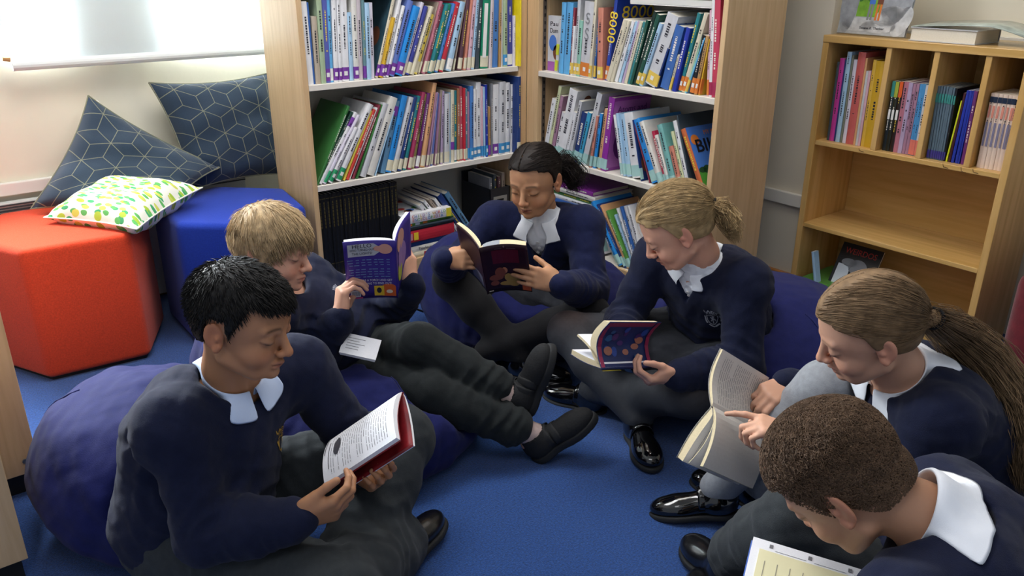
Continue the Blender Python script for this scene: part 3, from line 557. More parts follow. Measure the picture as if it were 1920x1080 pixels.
# books lying flat in a pile beside the encyclopedias; spines to the front
def flat_book(name, label, x, y, z, w_, d, th, desc, rotz=0.0, hard=True, group=None, sticker='n', lettering=False):
    """lies flat, spine along +x at the front (y), thickness th upwards"""
    M = Matrix.Translation((x, y, z)) @ Matrix.Rotation(rotz, 4, 'Z') @ Matrix(((0, 0, 1, 0), (0, 1, 0, 0), (-1, 0, 0, th), (0, 0, 0, 1)))
    t = thing(name, label, 'book', group=group, M=M); book_parts(t, th, w_, d, cover_mat(desc) if isinstance(desc, str) else desc, sticker, random.Random(3), lettering=lettering, hard=hard); return t
def fspine(t, th, w_, body, size, m, u=0.5, fit=None):
    return text_mesh('spine_title', body, size, m, t, Matrix.Translation((th / 2, -0.0036, w_ * u)) @ Matrix.Rotation(R(90), 4, 'X') @ Matrix.Rotation(R(90), 4, 'Z'), fit=fit)
G = 'books piled flat beside the encyclopedias'; z = 0.1186; px_, py = 1.512, 2.584
PILE = [('cream', 0.190, 0.20, 0.020, 0.012, 'cream flat book with red spine end, lowest of the pile by the encyclopedias'), ('off-white', 0.215, 0.205, 0.024, 0.0, 'off-white art book second from bottom of the pile by the encyclopedias'),
        ('navy blue', 0.195, 0.20, 0.020, 0.030, 'navy flat book under the thick red one in the pile'), ('red', 0.235, 0.22, 0.046, -0.004, 'thick red flat book with yellow emblem in the pile'),
        ('black', 0.225, 0.22, 0.009, 0.0, 'thin black flat book on top of the thick red one'), ('slate', 0.205, 0.21, 0.008, 0.03, 'thin slate flat book under the green picture book'),
        ('grass green', 0.222, 0.21, 0.011, 0.01, 'thin green and orange picture book under the white encyclopedia'), ('white', 0.225, 0.23, 0.036, -0.008, "thick white children's encyclopedia on top of the flat pile")]
for desc, w_, d, th, dx, lab in PILE:
    t = flat_book('book', lab, px_ + dx, py + random.uniform(-0.006, 0.008), z, w_, d, th, desc, R(random.uniform(-2, 2)), group=G)
    if desc == 'white':
        rain = ['C8504A', '4A7CC0', '4C9A58', 'C8A03A', '8A4A9A']
        for ln, (body, zz) in enumerate((("CHILD'S WORLD", 0.010), ('ENCYCLOPEDIA', 0.025))):
            for ci, ch in enumerate(body):
                if ch == ' ': continue
                text_mesh('spine_title', ch, 0.0165, mat('title_' + rain[ci % 5], rain[ci % 5], 0.4), t, Matrix.Translation((zz, -0.0040, 0.050 + ci * 0.0118)) @ Matrix.Rotation(R(90), 4, 'X') @ Matrix.Rotation(R(90), 4, 'Z'))
        m = MB(); m.box((0.001, -0.0034, 0.001), (th - 0.001, -0.0026, 0.024)); m.box((0.001, -0.0034, w_ - 0.024), (th - 0.001, -0.0026, w_ - 0.001)); m.build('yellow_end_band', mat('band_yellow', 'DDCF3A', 0.4), t)
        m = MB(); rnd = random.Random(2)
        [blob(m, rnd.uniform(0.03, 0.20), rnd.uniform(0.02, 0.20), 0.018, 0.014, rnd.randrange(4)) for _ in range(18)]
        flat('cover_picture', m, [ink_sky, ink_red, ink_brown, ink_grass], t, Matrix.Translation((-0.0006, 0, 0)) @ Matrix(((0, 0, -1, 0), (0, 1, 0, 0), (1, 0, 0, 0), (0, 0, 0, 1))))
    if desc == 'red':
        m = MB(); m.box((0.008, -0.0044, 0.046), (0.038, -0.0036, 0.066)); m.build('spine_emblem', ink_gold, t)
        m = MB(); m.box((0.010, -0.0044, 0.026), (0.036, -0.0036, 0.040)); m.build('spine_label', mat('label_rose', 'C88890', 0.5), t)
    if desc == 'off-white': fspine(t, th, w_, 'Toulouse-Lautrec', 0.016, lett_d, 0.6, 0.13)
    if desc == 'cream':
        m = MB(); m.box((0.001, -0.0032, 0.075), (th - 0.001, -0.0024, 0.185)); m.build('red_spine_end', mat('band_crimson', 'A82A44', 0.4), t)
    if desc == 'grass green':
        m = MB(); [m.box((0.001, -0.003, 0.01 + k * 0.035), (th - 0.001, -0.0022, 0.03 + k * 0.035), k % 2) for k in range(3)]; m.build('spine_picture', [ink_orange, ink_pale], t)
    z += th + 0.0005
# books leaning against the pile
TAB2 = [(1.752, 0.016, 0.250, -38, 'pale grey', 'n'), (1.776, 0.012, 0.262, -37, 'white', 'n'), (1.796, 0.012, 0.262, -36, 'taupe', 'n'), (1.815, 0.012, 0.255, -35, 'white', 'n'), (1.834, 0.022, 0.262, -34, 'navy blue', 'n'), (1.866, 0.022, 0.262, -33, 'steel blue', 'n')]
for i, (u, th, h, lean, desc, st) in enumerate(TAB2):
    a = R(lean); lx = Vector((math.cos(a), 0, -math.sin(a))); lz = Vector((math.sin(a), 0, math.cos(a)))
    t = thing('book', '%s book leaning beside the flat pile, %s from left on the bottom shelf' % (desc, ordn(i)), 'book', group='books leaning beside the flat pile', M=frame_M(lx, (0, 1, 0), lz, (u, 2.60 + 0.002 * i, 0.1188)))
    book_parts(t, th, h, 0.20, cover_mat(desc), st, random.Random(i), lettering=True, hard=True)
    if desc == 'steel blue': m = MB(); blob(m, 0.05, 0.20, 0.03, 0.03); blob(m, 0.04, 0.15, 0.03, 0.02); flat('cover_picture', m, ink_pale, t, board_M(th, 1, 0, 0))
# black magazine crate in the corner
t = thing('magazine_crate', 'black plastic crate with a grey label plate in the bookcase corner', 'crate', (1.955, 2.62, 0.1185))
m = MB(); m.box((0, 0, 0), (0.105, 0.006, 0.20)); m.box((0, 0.20, 0), (0.105, 0.206, 0.24)); m.box((0, 0, 0), (0.005, 0.206, 0.20)); m.box((0.10, 0, 0), (0.105, 0.206, 0.20)); m.box((0, 0, 0), (0.105, 0.206, 0.006))
m.build('body', mat('crate_plastic', '24262C', 0.4), t, bevel=0.001)
m = MB(); m.box((0.018, -0.0015, 0.055), (0.088, 0, 0.165)); p_ = m.build('label_plate', mat('plate_grey', '8E8C86', 0.5), t)
m = MB(); m.box((0.035, -0.0025, 0.145), (0.070, -0.0015, 0.153)); m.build('finger_slot', black_m, p_)
for k in range(4):
    t = thing('book', '%s book standing in the black crate, %s from left' % (('grey', 'slate', 'plum brown', 'taupe')[k], ordn(k)), 'book', (1.966 + k * 0.022, 2.64, 0.126), group='books in the black crate')
    book_parts(t, 0.016, 0.235 + 0.012 * (k % 2), 0.15, cover_mat(('grey', 'slate', 'plum brown', 'taupe')[k]), 'n', random.Random(k), lettering=True)

# face-out and odd books of the right-hand bookcase
t = thing('book', 'small grey face-out book with big black name, far left of right-hand upper shelf', 'book', M=frame_M((-1, 0, 0), (0, -1, 0), (0, 0, 1), (2.165, 2.498, 0.7975)))
book_parts(t, 0.014, 0.205, 0.085, cover_mat('pale grey'), 'n', lettering=False)
Mf = Matrix.Translation((0.0147, 0.042, 0)) @ Matrix(((0, 0, 1, 0), (1, 0, 0, 0), (0, 1, 0, 0), (0, 0, 0, 1)))
text_mesh('cover_title', 'Paul', 0.024, ink_k, t, Mf @ Matrix.Translation((-0.002, 0.175, 0)), fit=0.052); text_mesh('cover_title', 'Dame', 0.024, ink_k, t, Mf @ Matrix.Translation((0, 0.150, 0)), fit=0.058)
m = MB(); blob(m, -0.012, 0.105, 0.022, 0.030, 0); blob(m, 0.008, 0.07, 0.018, 0.028, 1); rect(m, -0.04, 0.0, 0.0, 0.035, 2, 0.0003); flat('cover_picture', m, [ink_sky, ink_brown, ink_lilac], t, Mf)
t = thing('book', 'lime and grey annual leaning behind the small face-out book', 'book', M=frame_M(Vector((0, -math.cos(R(6)), -math.sin(R(6)))), (1, 0, 0), Vector((0, -math.sin(R(6)), math.cos(R(6)))), (2.135, 2.4365, 0.7995)))
book_parts(t, 0.018, 0.195, 0.15, cover_mat('pale grey'), 'n', lettering=False)
m = MB(); m.box((0.001, -0.0034, 0.065), (0.017, -0.0026, 0.105)); m.box((0.001, -0.0034, 0.005), (0.017, -0.0026, 0.045)); m.build('lime_band', mat('band_lime2', 'C8D23A', 0.4), t)
t = thing('slab_box', 'white flat box lid lying across the tops of the upper-shelf books', 'box', (2.13, 1.690, 1.066))
m = MB(); m.box((0, 0, 0), (0.20, 0.36, 0.018)); m.build('lid', mat('box_white', 'ECEAE4', 0.6), t, bevel=0.001)
m = MB(); m.box((0.001, 0.001, -0.004), (0.199, 0.359, 0)); m.build('rim', mat('box_white', 'ECEAE4', 0.6), t)
t = flat_book('folder', 'black folder lying on the white box lid', 2.16, 1.72, 1.0845, 0.2, 0.18, 0.02, 'black'); t['category'] = 'folder'
t.matrix_world = Matrix.Translation((2.15, 2.0, 1.0845)) @ Matrix.Rotation(R(-90), 4, 'Z') @ Matrix(((0, 0, 1, 0), (0, 1, 0, 0), (-1, 0, 0, 0.02), (0, 0, 0, 1)))
# flat pile at the back of the right-hand bottom shelf
z = 0.1186
for k, (desc, th, w_, d) in enumerate((('navy blue', .03, .23, .21), ('white', .02, .25, .20), ('red', .028, .22, .2), ('pale grey', .03, .25, .21), ('apricot', .024, .24, .2), ('white', .022, .25, .21), ('denim blue', .02, .22, .2), ('white', .016, .25, .2), ('leaf green', .016, .23, .2), ('off-white', .018, .25, .21), ('magenta purple', .018, .24, .2))):
    M = Matrix.Translation((2.140 + 0.004 * (k % 3), 2.445 - 0.008 * (k % 2), z)) @ Matrix.Rotation(R(-90), 4, 'Z') @ Matrix(((0, 0, 1, 0), (0, 1, 0, 0), (-1, 0, 0, th), (0, 0, 0, 1)))
    t = thing('book', "%s flat book, %s from bottom of right-hand bookcase's floor-level pile" % (desc, ordn(k)), 'book', group="flat pile in right-hand bookcase's bottom shelf", M=M)
    book_parts(t, th, w_, d, cover_mat(desc), 'n', random.Random(k), hard=True); z += th + 0.0005
i = idx('R3', 'white', 0); t, th, h, d = BOOKS['R3', i]; m = MB(); rect(m, 0.002, 0.01, 0.06, 0.06); flat('aqua_sticker', m, stick_mat('a'), t, board_M(th, 1, 0, 0)); m = MB(); blob(m, 0.03, 0.085, 0.02, 0.014); flat('cover_picture', m, ink_orange, t, board_M(th, 1, 0, 0, 0.001))

# things on and in the low oak bookcase
top = 0.9705
tl = R(10)
lx = Vector((-math.cos(tl), 0, math.sin(tl))); ly = Vector((0, -1, 0)); lz = lx.cross(ly)
pb = thing('picture_book', 'large picture book of grey stone giants standing on the low bookcase', 'book', M=frame_M(lx, ly, lz, (2.655, 1.575, top + 0.003)))
PW, PH, PT = 0.235, 0.295, 0.012
book_parts(pb, PT, PH, PW, mat('stone_cover', 'B4B8BC', 0.4, noise=0.25, scale=18, coat=0.3), 'n', lettering=False, hard=True)
Mb = Matrix.Translation((PT + 0.0006, 0, 0)) @ Matrix(((0, 0, 1, 0), (1, 0, 0, 0), (0, 1, 0, 0), (0, 0, 0, 1)))
m = MB(); rect(m, 0.055, 0.055, 0.165, 0.28); flat('meadow', m, mat('meadow_green', '7CB03A', 0.45, noise=0.3, scale=30), pb, Mb)
m = MB(); [blob(m, 0.06 + k * 0.012, 0.115 + 0.01 * (k % 3), 0.012, 0.014) for k in range(9)]; flat('bushes', m, mat('bush_green', '3E7A34', 0.5), pb, Mb @ Matrix.Translation((0, 0, 0.0002)))
m = MB(); blob(m, 0.025, 0.12, 0.032, 0.12, 0); blob(m, 0.195, 0.14, 0.05, 0.115, 0, rot=-0.25); blob(m, 0.17, 0.06, 0.05, 0.03, 1, rot=0.3); blob(m, 0.215, 0.045, 0.028, 0.05, 1, rot=-0.4); blob(m, 0.07, 0.03, 0.06, 0.022, 1); blob(m, 0.14, 0.026, 0.06, 0.02, 1)
flat('stone_figures', m, [mat('stone_grey', '9EA2A8', 0.5, noise=0.2, scale=40), mat('stone_pale', 'C6C8CA', 0.5, noise=0.2, scale=40)], pb, Mb @ Matrix.Translation((0, 0, 0.0004)))
for cx, cm_, lm in ((0.103, ink_sky, ink_grey), (0.130, ink_brown, ink_orange)):
    m = MB(); rect(m, cx - 0.010, 0.095, cx + 0.010, 0.135, 0); rect(m, cx - 0.009, 0.045, cx - 0.002, 0.095, 1); rect(m, cx + 0.002, 0.045, cx + 0.009, 0.095, 1); blob(m, cx, 0.147, 0.009, 0.011, 2)
    flat('small_figure', m, [cm_, lm, ink_skin], pb, Mb @ Matrix.Translation((0, 0, 0.0007)))
text_mesh('cover_title', 'Seraina R. Thacker', 0.011, ink_k, pb, Mb @ Matrix.Translation((0.12, 0.02, 0.0009)), fit=0.085)
t = flat_book('book', 'thick cream-paged book lying flat on the low bookcase under a magazine', 2.60, 1.290, top, 0.20, 0.16, 0.040, 'pale grey', 0)
t.matrix_world = frame_M((0, 0, -1), (-1, 0, 0), (0, 1, 0), (2.765, 1.105, top + 0.0404))
m = MB(); gx = []
for i in range(14):
    a = i / 13; zz = 0.040 + 0.012 * math.sin(a * 3.0) - 0.050 * max(0, a - 0.55) ** 1.2 / 0.4; gx.append([(2.608 + 0.015 * a, 1.305 - 0.42 * a, top + max(zz, 0.003)), (2.80 + 0.01 * a, 1.315 - 0.40 * a, top + max(zz + 0.006, 0.003))])
m.grid(gx)
o = m.build('magazine', mat('magazine_cover', 'A8B2A8', 0.3, noise=0.35, scale=22, coat=0.4), None, smooth=True); sd = o.modifiers.new('s', 'SOLIDIFY'); sd.thickness = 0.003; sd.offset = 1
tag(o, 'grey-green magazine draped over the flat book on the low bookcase', 'magazine')
z = 0.0555
for k, (desc, th, w_, d) in enumerate((('steel blue', .012, .16, .2), ('teal', .010, .17, .2), ('leaf green', .016, .16, .21), ('grass green', .010, .16, .2))):
    t = flat_book('book', "%s flat book, %s from bottom in the low bookcase's floor-level pile" % (desc, ordn(k)), 0, 0, 0, w_, d, th, desc, group='flat pile at the foot of the low bookcase')
    t.matrix_world = Matrix.Translation((2.604 + 0.004 * (k % 2), 1.562 - 0.004 * k, z)) @ Matrix.Rotation(R(-90), 4, 'Z') @ Matrix(((0, 0, 1, 0), (0, 1, 0, 0), (-1, 0, 0, th), (0, 0, 0, 1))); z += th + 0.0005
a = R(28)
t = thing('book', 'black picture book with red title leaning open-faced in the low bookcase', 'book', M=frame_M((-math.cos(a), 0, math.sin(a)), (0, -1, 0), (math.sin(a), 0, math.cos(a)), (2.640, 1.470, 0.060)))
book_parts(t, 0.010, 0.20, 0.155, cover_mat('black'), 'n', lettering=False)
Mb = Matrix.Translation((0.0107, 0, 0)) @ Matrix(((0, 0, 1, 0), (1, 0, 0, 0), (0, 1, 0, 0), (0, 0, 0, 1)))
text_mesh('cover_title', 'WEIRDOS', 0.03, ink_red, t, Mb @ Matrix.Translation((0.078, 0.172, 0)), fit=0.12)
m = MB(); rect(m, 0.012, 0.02, 0.06, 0.12, 0); blob(m, 0.085, 0.12, 0.035, 0.028, 1); blob(m, 0.12, 0.07, 0.02, 0.03, 0); blob(m, 0.05, 0.13, 0.03, 0.015, 1); flat('cover_picture', m, [ink_pale, ink_grey], t, Mb)
t = thing('book', 'thin pale blue book propped upright beside the black picture book', 'book', M=frame_M(Vector((0, -math.cos(R(14)), math.sin(R(14)))), (1, 0, 0), Vector((0, math.sin(R(14)), math.cos(R(14)))) , (2.592, 1.478, 0.0555)))
book_parts(t, 0.010, 0.165, 0.03, cover_mat('pale blue'), 'n', lettering=False)

# red velvet chair at the right edge
# red velvet armchair at the right edge
velvet = mat('red_velvet', '6E1420', 0.85, noise=0.25, scale=30, bump=0.4, bscale=60, sheen=0.25)
t = thing('armchair', 'crimson velvet armchair at the right edge beside the low oak bookcase', 'chair', (2.47, 0.30, 0))
def soft(name, lo, hi, par, bv=0.05):
    o = bx(lo, hi).build(name, velvet, par); b_ = o.modifiers.new('b', 'BEVEL'); b_.width = bv; b_.segments = 5
    o.data.polygons.foreach_set('use_smooth', [True] * 6); return o
soft('seat', (0.0, -0.10, 0.10), (0.42, 0.40, 0.30), t); soft('arm', (-0.03, 0.38, 0.07), (0.44, 0.50, 0.40), t, 0.055); soft('arm', (-0.03, -0.22, 0.07), (0.44, -0.10, 0.40), t, 0.055); soft('backrest', (0.33, -0.2, 0.10), (0.45, 0.48, 0.62), t)
for x in (0.03, 0.40):
    for y in (-0.16, 0.44): m = MB(); m.tube([(x, y, 0), (x, y, 0.10)], [0.014, 0.018], 10); m.build('leg', black_m, t)

# ------------------------------------------------------------------ cushions
def cushion(label, cor, thick, m_front, m_back, name='cushion', n=26, seed=0, gap=False):
    """cor: four corners (top-left, top-right, bottom-right, bottom-left); puffed grid of two faces and piping"""
    a, b, c, d = [np.array(p, float) for p in cor]; cen = (a + b + c + d) / 4
    nrm = np.cross(b - a, d - a); nrm /= np.linalg.norm(nrm)
    t = thing('cushion', label, 'cushion', tuple(cen)); rs = np.random.RandomState(seed); ph = rs.rand(6) * 6
    def side(sg):
        G = np.zeros((n, n, 3))
        for i in range(n):
            for j in range(n):
                u, v = i / (n - 1), j / (n - 1); U, V = 2 * u - 1, 2 * v - 1
                pin_u = 0.055 * (1 - V * V) * 1.0; pin_v = 0.055 * (1 - U * U)
                uu = 0.5 + (u - 0.5) * (1 - 2 * pin_u * (0.9)); vv = 0.5 + (v - 0.5) * (1 - 2 * pin_v * 0.9)
                p = (a * (1 - uu) + b * uu) * (1 - vv) + (d * (1 - uu) + c * uu) * vv
                h = (max(0, 1 - U ** 4) ** 0.65) * (max(0, 1 - V ** 4) ** 0.65)
                wr = 0.10 * math.sin(7 * U + 5 * V + ph[0]) * math.sin(5 * V - 3 * U + ph[1]) + 0.07 * math.sin(13 * U * V + ph[2])
                G[i, j] = p + nrm * sg * thick * h * (0.5 + 0.5 * wr) - cen
        return G
    for nm, sg, mm in (('front_cover', -1, m_front), ('back_cover', 1, m_back)):
        m = MB(); G = side(sg); m.grid(G if sg < 0 else G[::-1]); o = m.build(nm, mm, t, smooth=True)
        uv = o.data.uv_layers.new(name='UVMap'); idx_ = np.empty(len(o.data.loops), int); o.data.loops.foreach_get('vertex_index', idx_)
        g = np.stack(np.meshgrid(np.linspace(0, 1, n), np.linspace(0, 1, n), indexing='ij'), -1); g = g if sg < 0 else g[::-1]
        uv.data.foreach_set('uv', g.reshape(-1, 2)[idx_].astype(np.float32).ravel())
    G = side(-1); ring = [G[i, 0] for i in range(n)] + [G[-1, j] for j in range(1, n)] + [G[i, -1] for i in range(n - 2, -1, -1)] + [G[0, j] for j in range(n - 2, 0, -1)]
    m = MB(); m.tube(list(ring) + [ring[0]], 0.0028, 6, cap=False); m.build('seam', m_front, t, smooth=True)
    return t
def uvnode(m):
    nt = m.node_tree; return nt, nt.nodes.new('ShaderNodeUVMap'), nt.nodes['Principled BSDF']
def math_(nt, op, a, b=None, c=None):
    n = nt.nodes.new('ShaderNodeMath'); n.operation = op
    for i, x in enumerate((a, b, c)):
        if x is None: continue
        if isinstance(x, (int, float)): n.inputs[i].default_value = x
        else: nt.links.new(x, n.inputs[i])
    return n.outputs[0]
def cube_pattern(name, base, line, reps):
    """tumbling-block line pattern: three families of lines on a hexagon lattice, drawn per cell"""
    m = mat(name, base, 0.85, bump=0.25, bscale=600, sheen=0.2); nt, uv, b = uvnode(m)
    sp = nt.nodes.new('ShaderNodeSeparateXYZ'); nt.links.new(uv.outputs[0], sp.inputs[0])
    X = math_(nt, 'MULTIPLY', sp.outputs[0], reps); Y = math_(nt, 'MULTIPLY', sp.outputs[1], reps)
    r3 = math.sqrt(3)
    def cell(ox, oy):
        x = math_(nt, 'SUBTRACT', math_(nt, 'FLOORED_MODULO', math_(nt, 'ADD', X, ox), 1.0), 0.5)
        y = math_(nt, 'SUBTRACT', math_(nt, 'FLOORED_MODULO', math_(nt, 'ADD', Y, oy), r3), r3 / 2); return x, y
    def length(p): return math_(nt, 'SQRT', math_(nt, 'ADD', math_(nt, 'MULTIPLY', p[0], p[0]), math_(nt, 'MULTIPLY', p[1], p[1])))
    A = cell(0, 0); B = cell(0.5, r3 / 2); la, lb = length(A), length(B); s = math_(nt, 'LESS_THAN', la, lb)
    def mix(p, q): return math_(nt, 'ADD', math_(nt, 'MULTIPLY', p, s), math_(nt, 'MULTIPLY', q, math_(nt, 'SUBTRACT', 1.0, s)))
    x, y = mix(A[0], B[0]), mix(A[1], B[1])
    ax_ = math_(nt, 'ABSOLUTE', x)
    # hexagon border (pointy-top, apothem 0.5)
    h2 = math_(nt, 'ADD', math_(nt, 'MULTIPLY', ax_, 0.5), math_(nt, 'MULTIPLY', math_(nt, 'ABSOLUTE', y), r3 / 2)); edge = math_(nt, 'SUBTRACT', 0.5, math_(nt, 'MAXIMUM', ax_, h2))
    # three spokes from the centre
    sp1 = math_(nt, 'ADD', ax_, math_(nt, 'MULTIPLY', math_(nt, 'GREATER_THAN', y, 0), 10))
    d2 = math_(nt, 'ABSOLUTE', math_(nt, 'SUBTRACT', math_(nt, 'MULTIPLY', ax_, 0.5), math_(nt, 'MULTIPLY', y, r3 / 2))); sp2 = math_(nt, 'ADD', d2, math_(nt, 'MULTIPLY', math_(nt, 'LESS_THAN', y, 0), 10))
    dm = math_(nt, 'MINIMUM', edge, math_(nt, 'MINIMUM', sp1, sp2)); f = math_(nt, 'LESS_THAN', dm, 0.011)
    mx = nt.nodes.new('ShaderNodeMix'); mx.data_type = 'RGBA'; nt.links.new(f, mx.inputs['Factor']); mx.inputs['A'].default_value = col_lin(base); mx.inputs['B'].default_value = col_lin(line)
    nt.links.new(mx.outputs['Result'], b.inputs['Base Color']); return m
cube_m = cube_pattern('cushion_navy_cubes', '25374A', '7E7E68', 3.7)
grey_b = mat('cushion_grey_back', 'D2D4D2', 0.85, bump=0.2)
def leaf_pattern(name):
    m = mat(name, 'ECEADC', 0.85, bump=0.25, bscale=600); nt, uv, b = uvnode(m); prev = None
    for k, (colr, sc, an, off) in enumerate((('3E9E62', 5.2, 0.6, 0.13), ('A8C43C', 4.6, -0.7, 0.57), ('5CAE5A', 5.8, 1.9, 0.31), ('C8CC58', 4.9, 2.6, 0.77))):
        mp = nt.nodes.new('ShaderNodeMapping'); mp.inputs['Rotation'].default_value = (0, 0, an); mp.inputs['Scale'].default_value = (sc, sc * 2.1, 1); mp.inputs['Location'].default_value = (off, off * 3, 0)
        nt.links.new(uv.outputs[0], mp.inputs[0])
        vo = nt.nodes.new('ShaderNodeTexVoronoi'); vo.voronoi_dimensions = '2D'; vo.inputs['Scale'].default_value = 1.0; vo.inputs['Randomness'].default_value = 0.75; nt.links.new(mp.outputs[0], vo.inputs['Vector'])
        f = math_(nt, 'LESS_THAN', vo.outputs['Distance'], 0.19)
        mx = nt.nodes.new('ShaderNodeMix'); mx.data_type = 'RGBA'; nt.links.new(f, mx.inputs['Factor'])
        if prev is None: mx.inputs['A'].default_value = col_lin('ECEADC')
        else: nt.links.new(prev, mx.inputs['A'])
        mx.inputs['B'].default_value = col_lin(colr); prev = mx.outputs['Result']
    nt.links.new(prev, b.inputs['Base Color']); return m
leaf_m = leaf_pattern('cushion_leaf_print')
cushion('navy geometric cushion standing square against the wall on the blue pouf', [(0.800, 3.055, 0.800), (1.235, 3.055, 0.800), (1.250, 2.93, 0.432), (0.855, 2.93, 0.432)], 0.13, cube_m, grey_b, seed=1)
cz = cushion('navy geometric cushion slumped on its corner over the red pouf', [(0.600, 3.050, 0.775), (0.955, 2.900, 0.505), (0.710, 2.720, 0.432), (0.350, 2.965, 0.445)], 0.13, cube_m, grey_b, seed=4)
cushion('small white cushion printed with green leaves lying on the red pouf', [(0.585, 2.960, 0.490), (0.835, 2.740, 0.485), (0.560, 2.525, 0.446), (0.365, 2.830, 0.446)], 0.13, leaf_m, leaf_m, seed=8)

_c = np.array(cz.location); _a = np.array((0.600, 3.050, 0.775)); _b = np.array((0.955, 2.900, 0.505)); _m = MB()
_m.tube([_a * (1 - q) + _b * q - _c + np.array((-0.030, -0.006, -0.042)) * math.sin(math.pi * q) + np.array((0.004, 0.004, 0.006)) for q in np.linspace(0.06, 0.97, 14)], [0.002 + 0.006 * math.sin(math.pi * q) for q in np.linspace(0.06, 0.97, 14)], 8); _e = _m.build('pale_edging', grey_b, cz, smooth=True); _e['label'] = 'pale grey edging'
# ------------------------------------------------------------------ soft-body modelling: smooth implicit solids turned into one continuous mesh
f32 = np.float32
def nrm(v): v = np.asarray(v, float); return v / max(np.linalg.norm(v), 1e-9)
def V3(*a): return np.array(a, float)
def d_cap(P, a, b, ra, rb):
    a = np.asarray(a, f32); b = np.asarray(b, f32); ab = b - a; L2 = float(ab @ ab) + 1e-12
    q = P - a; t = np.clip(q @ ab / L2, 0, 1).astype(f32); q = q - t[:, None] * ab
    return np.sqrt(np.einsum('ij,ij->i', q, q)) - (f32(ra) + f32(rb - ra) * t)
def d_ell(P, c, r, M=None):
    q = P - np.asarray(c, f32)
    if M is not None: q = q @ np.asarray(M, f32)
    r = np.asarray(r, f32); k0 = np.sqrt(((q / r) ** 2).sum(1)) + 1e-6; k1 = np.sqrt(((q / (r * r)) ** 2).sum(1)) + 1e-6
    return k0 * (k0 - 1) / k1
def d_box(P, c, r, M=None, rd=0.01):
    q = P - np.asarray(c, f32)
    if M is not None: q = q @ np.asarray(M, f32)
    q = np.abs(q) - (np.asarray(r, f32) - f32(rd)); o = np.maximum(q, 0)
    return np.sqrt((o * o).sum(1)) + np.minimum(q.max(1), 0) - f32(rd)
def smin(a, b, k):
    if k <= 0: return np.minimum(a, b)
    h = np.maximum(k - np.abs(a - b), 0) / k; return np.minimum(a, b) - h * h * k * 0.25
def smax(a, b, k): return -smin(-a, -b, k)
class Solid:
    """ordered list of smooth unions ('+') and cuts ('-'); every shape is only evaluated near itself"""
    def __init__(s): s.ops = []; s.lo = np.full(3, 9.0); s.hi = np.full(3, -9.0); s.post = []; s.clips = []
    def _b(s, pts, r, sign):
        pts = np.atleast_2d(pts)
        if sign == '+': s.lo = np.minimum(s.lo, pts.min(0) - r); s.hi = np.maximum(s.hi, pts.max(0) + r)
    def cap(s, a, b, ra, rb=None, k=0.012, op='+'):
        rb = ra if rb is None else rb; a = np.asarray(a, float); b = np.asarray(b, float); s._b([a, b], max(ra, rb), op)
        s.ops.append((op, k, (a + b) / 2, np.linalg.norm(b - a) / 2 + max(ra, rb), lambda P, a=a, b=b, ra=ra, rb=rb: d_cap(P, a, b, ra, rb))); return s
    def chain(s, pts, rad, k=0.012, op='+'):
        for i in range(len(pts) - 1): s.cap(pts[i], pts[i + 1], rad[i], rad[i + 1], k, op)
        return s
    def ell(s, c, r, M=None, k=0.012, op='+'):
        c = np.asarray(c, float); s._b(c, max(r), op); s.ops.append((op, k, c, max(r), lambda P: d_ell(P, c, r, M))); return s
    def box(s, c, r, M=None, rd=0.01, k=0.006, op='+'):
        c = np.asarray(c, float); n = np.linalg.norm(r); s._b(c, n, op); s.ops.append((op, k, c, n, lambda P: d_box(P, c, r, M, rd))); return s
    def fn(s, f, c, rad, k=0.006, op='-'):
        s.ops.append((op, k, np.asarray(c, float), rad, f)); return s
    def __call__(s, P):
        P = np.asarray(P, f32); d = np.full(len(P), 1.0, f32)
        for op, k, c, rad, f in s.ops:
            q = P - c.astype(f32); near = np.einsum('ij,ij->i', q, q) < (rad + 0.07) ** 2
            if not near.any(): continue
            allp = near.all(); Q = P if allp else P[near]; e = f(Q); cur = d if allp else d[near]
            if op == '+': r = smin(cur, e, k)
            elif op == '-': r = smax(cur, -e, k)
            else: r = smax(cur, e, k)
            if allp: d = r.astype(f32)
            else: d[near] = r
        for g in s.post: d = d + g(P)
        for g in s.clips: d = smax(d, g(P), 0.008)
        return d
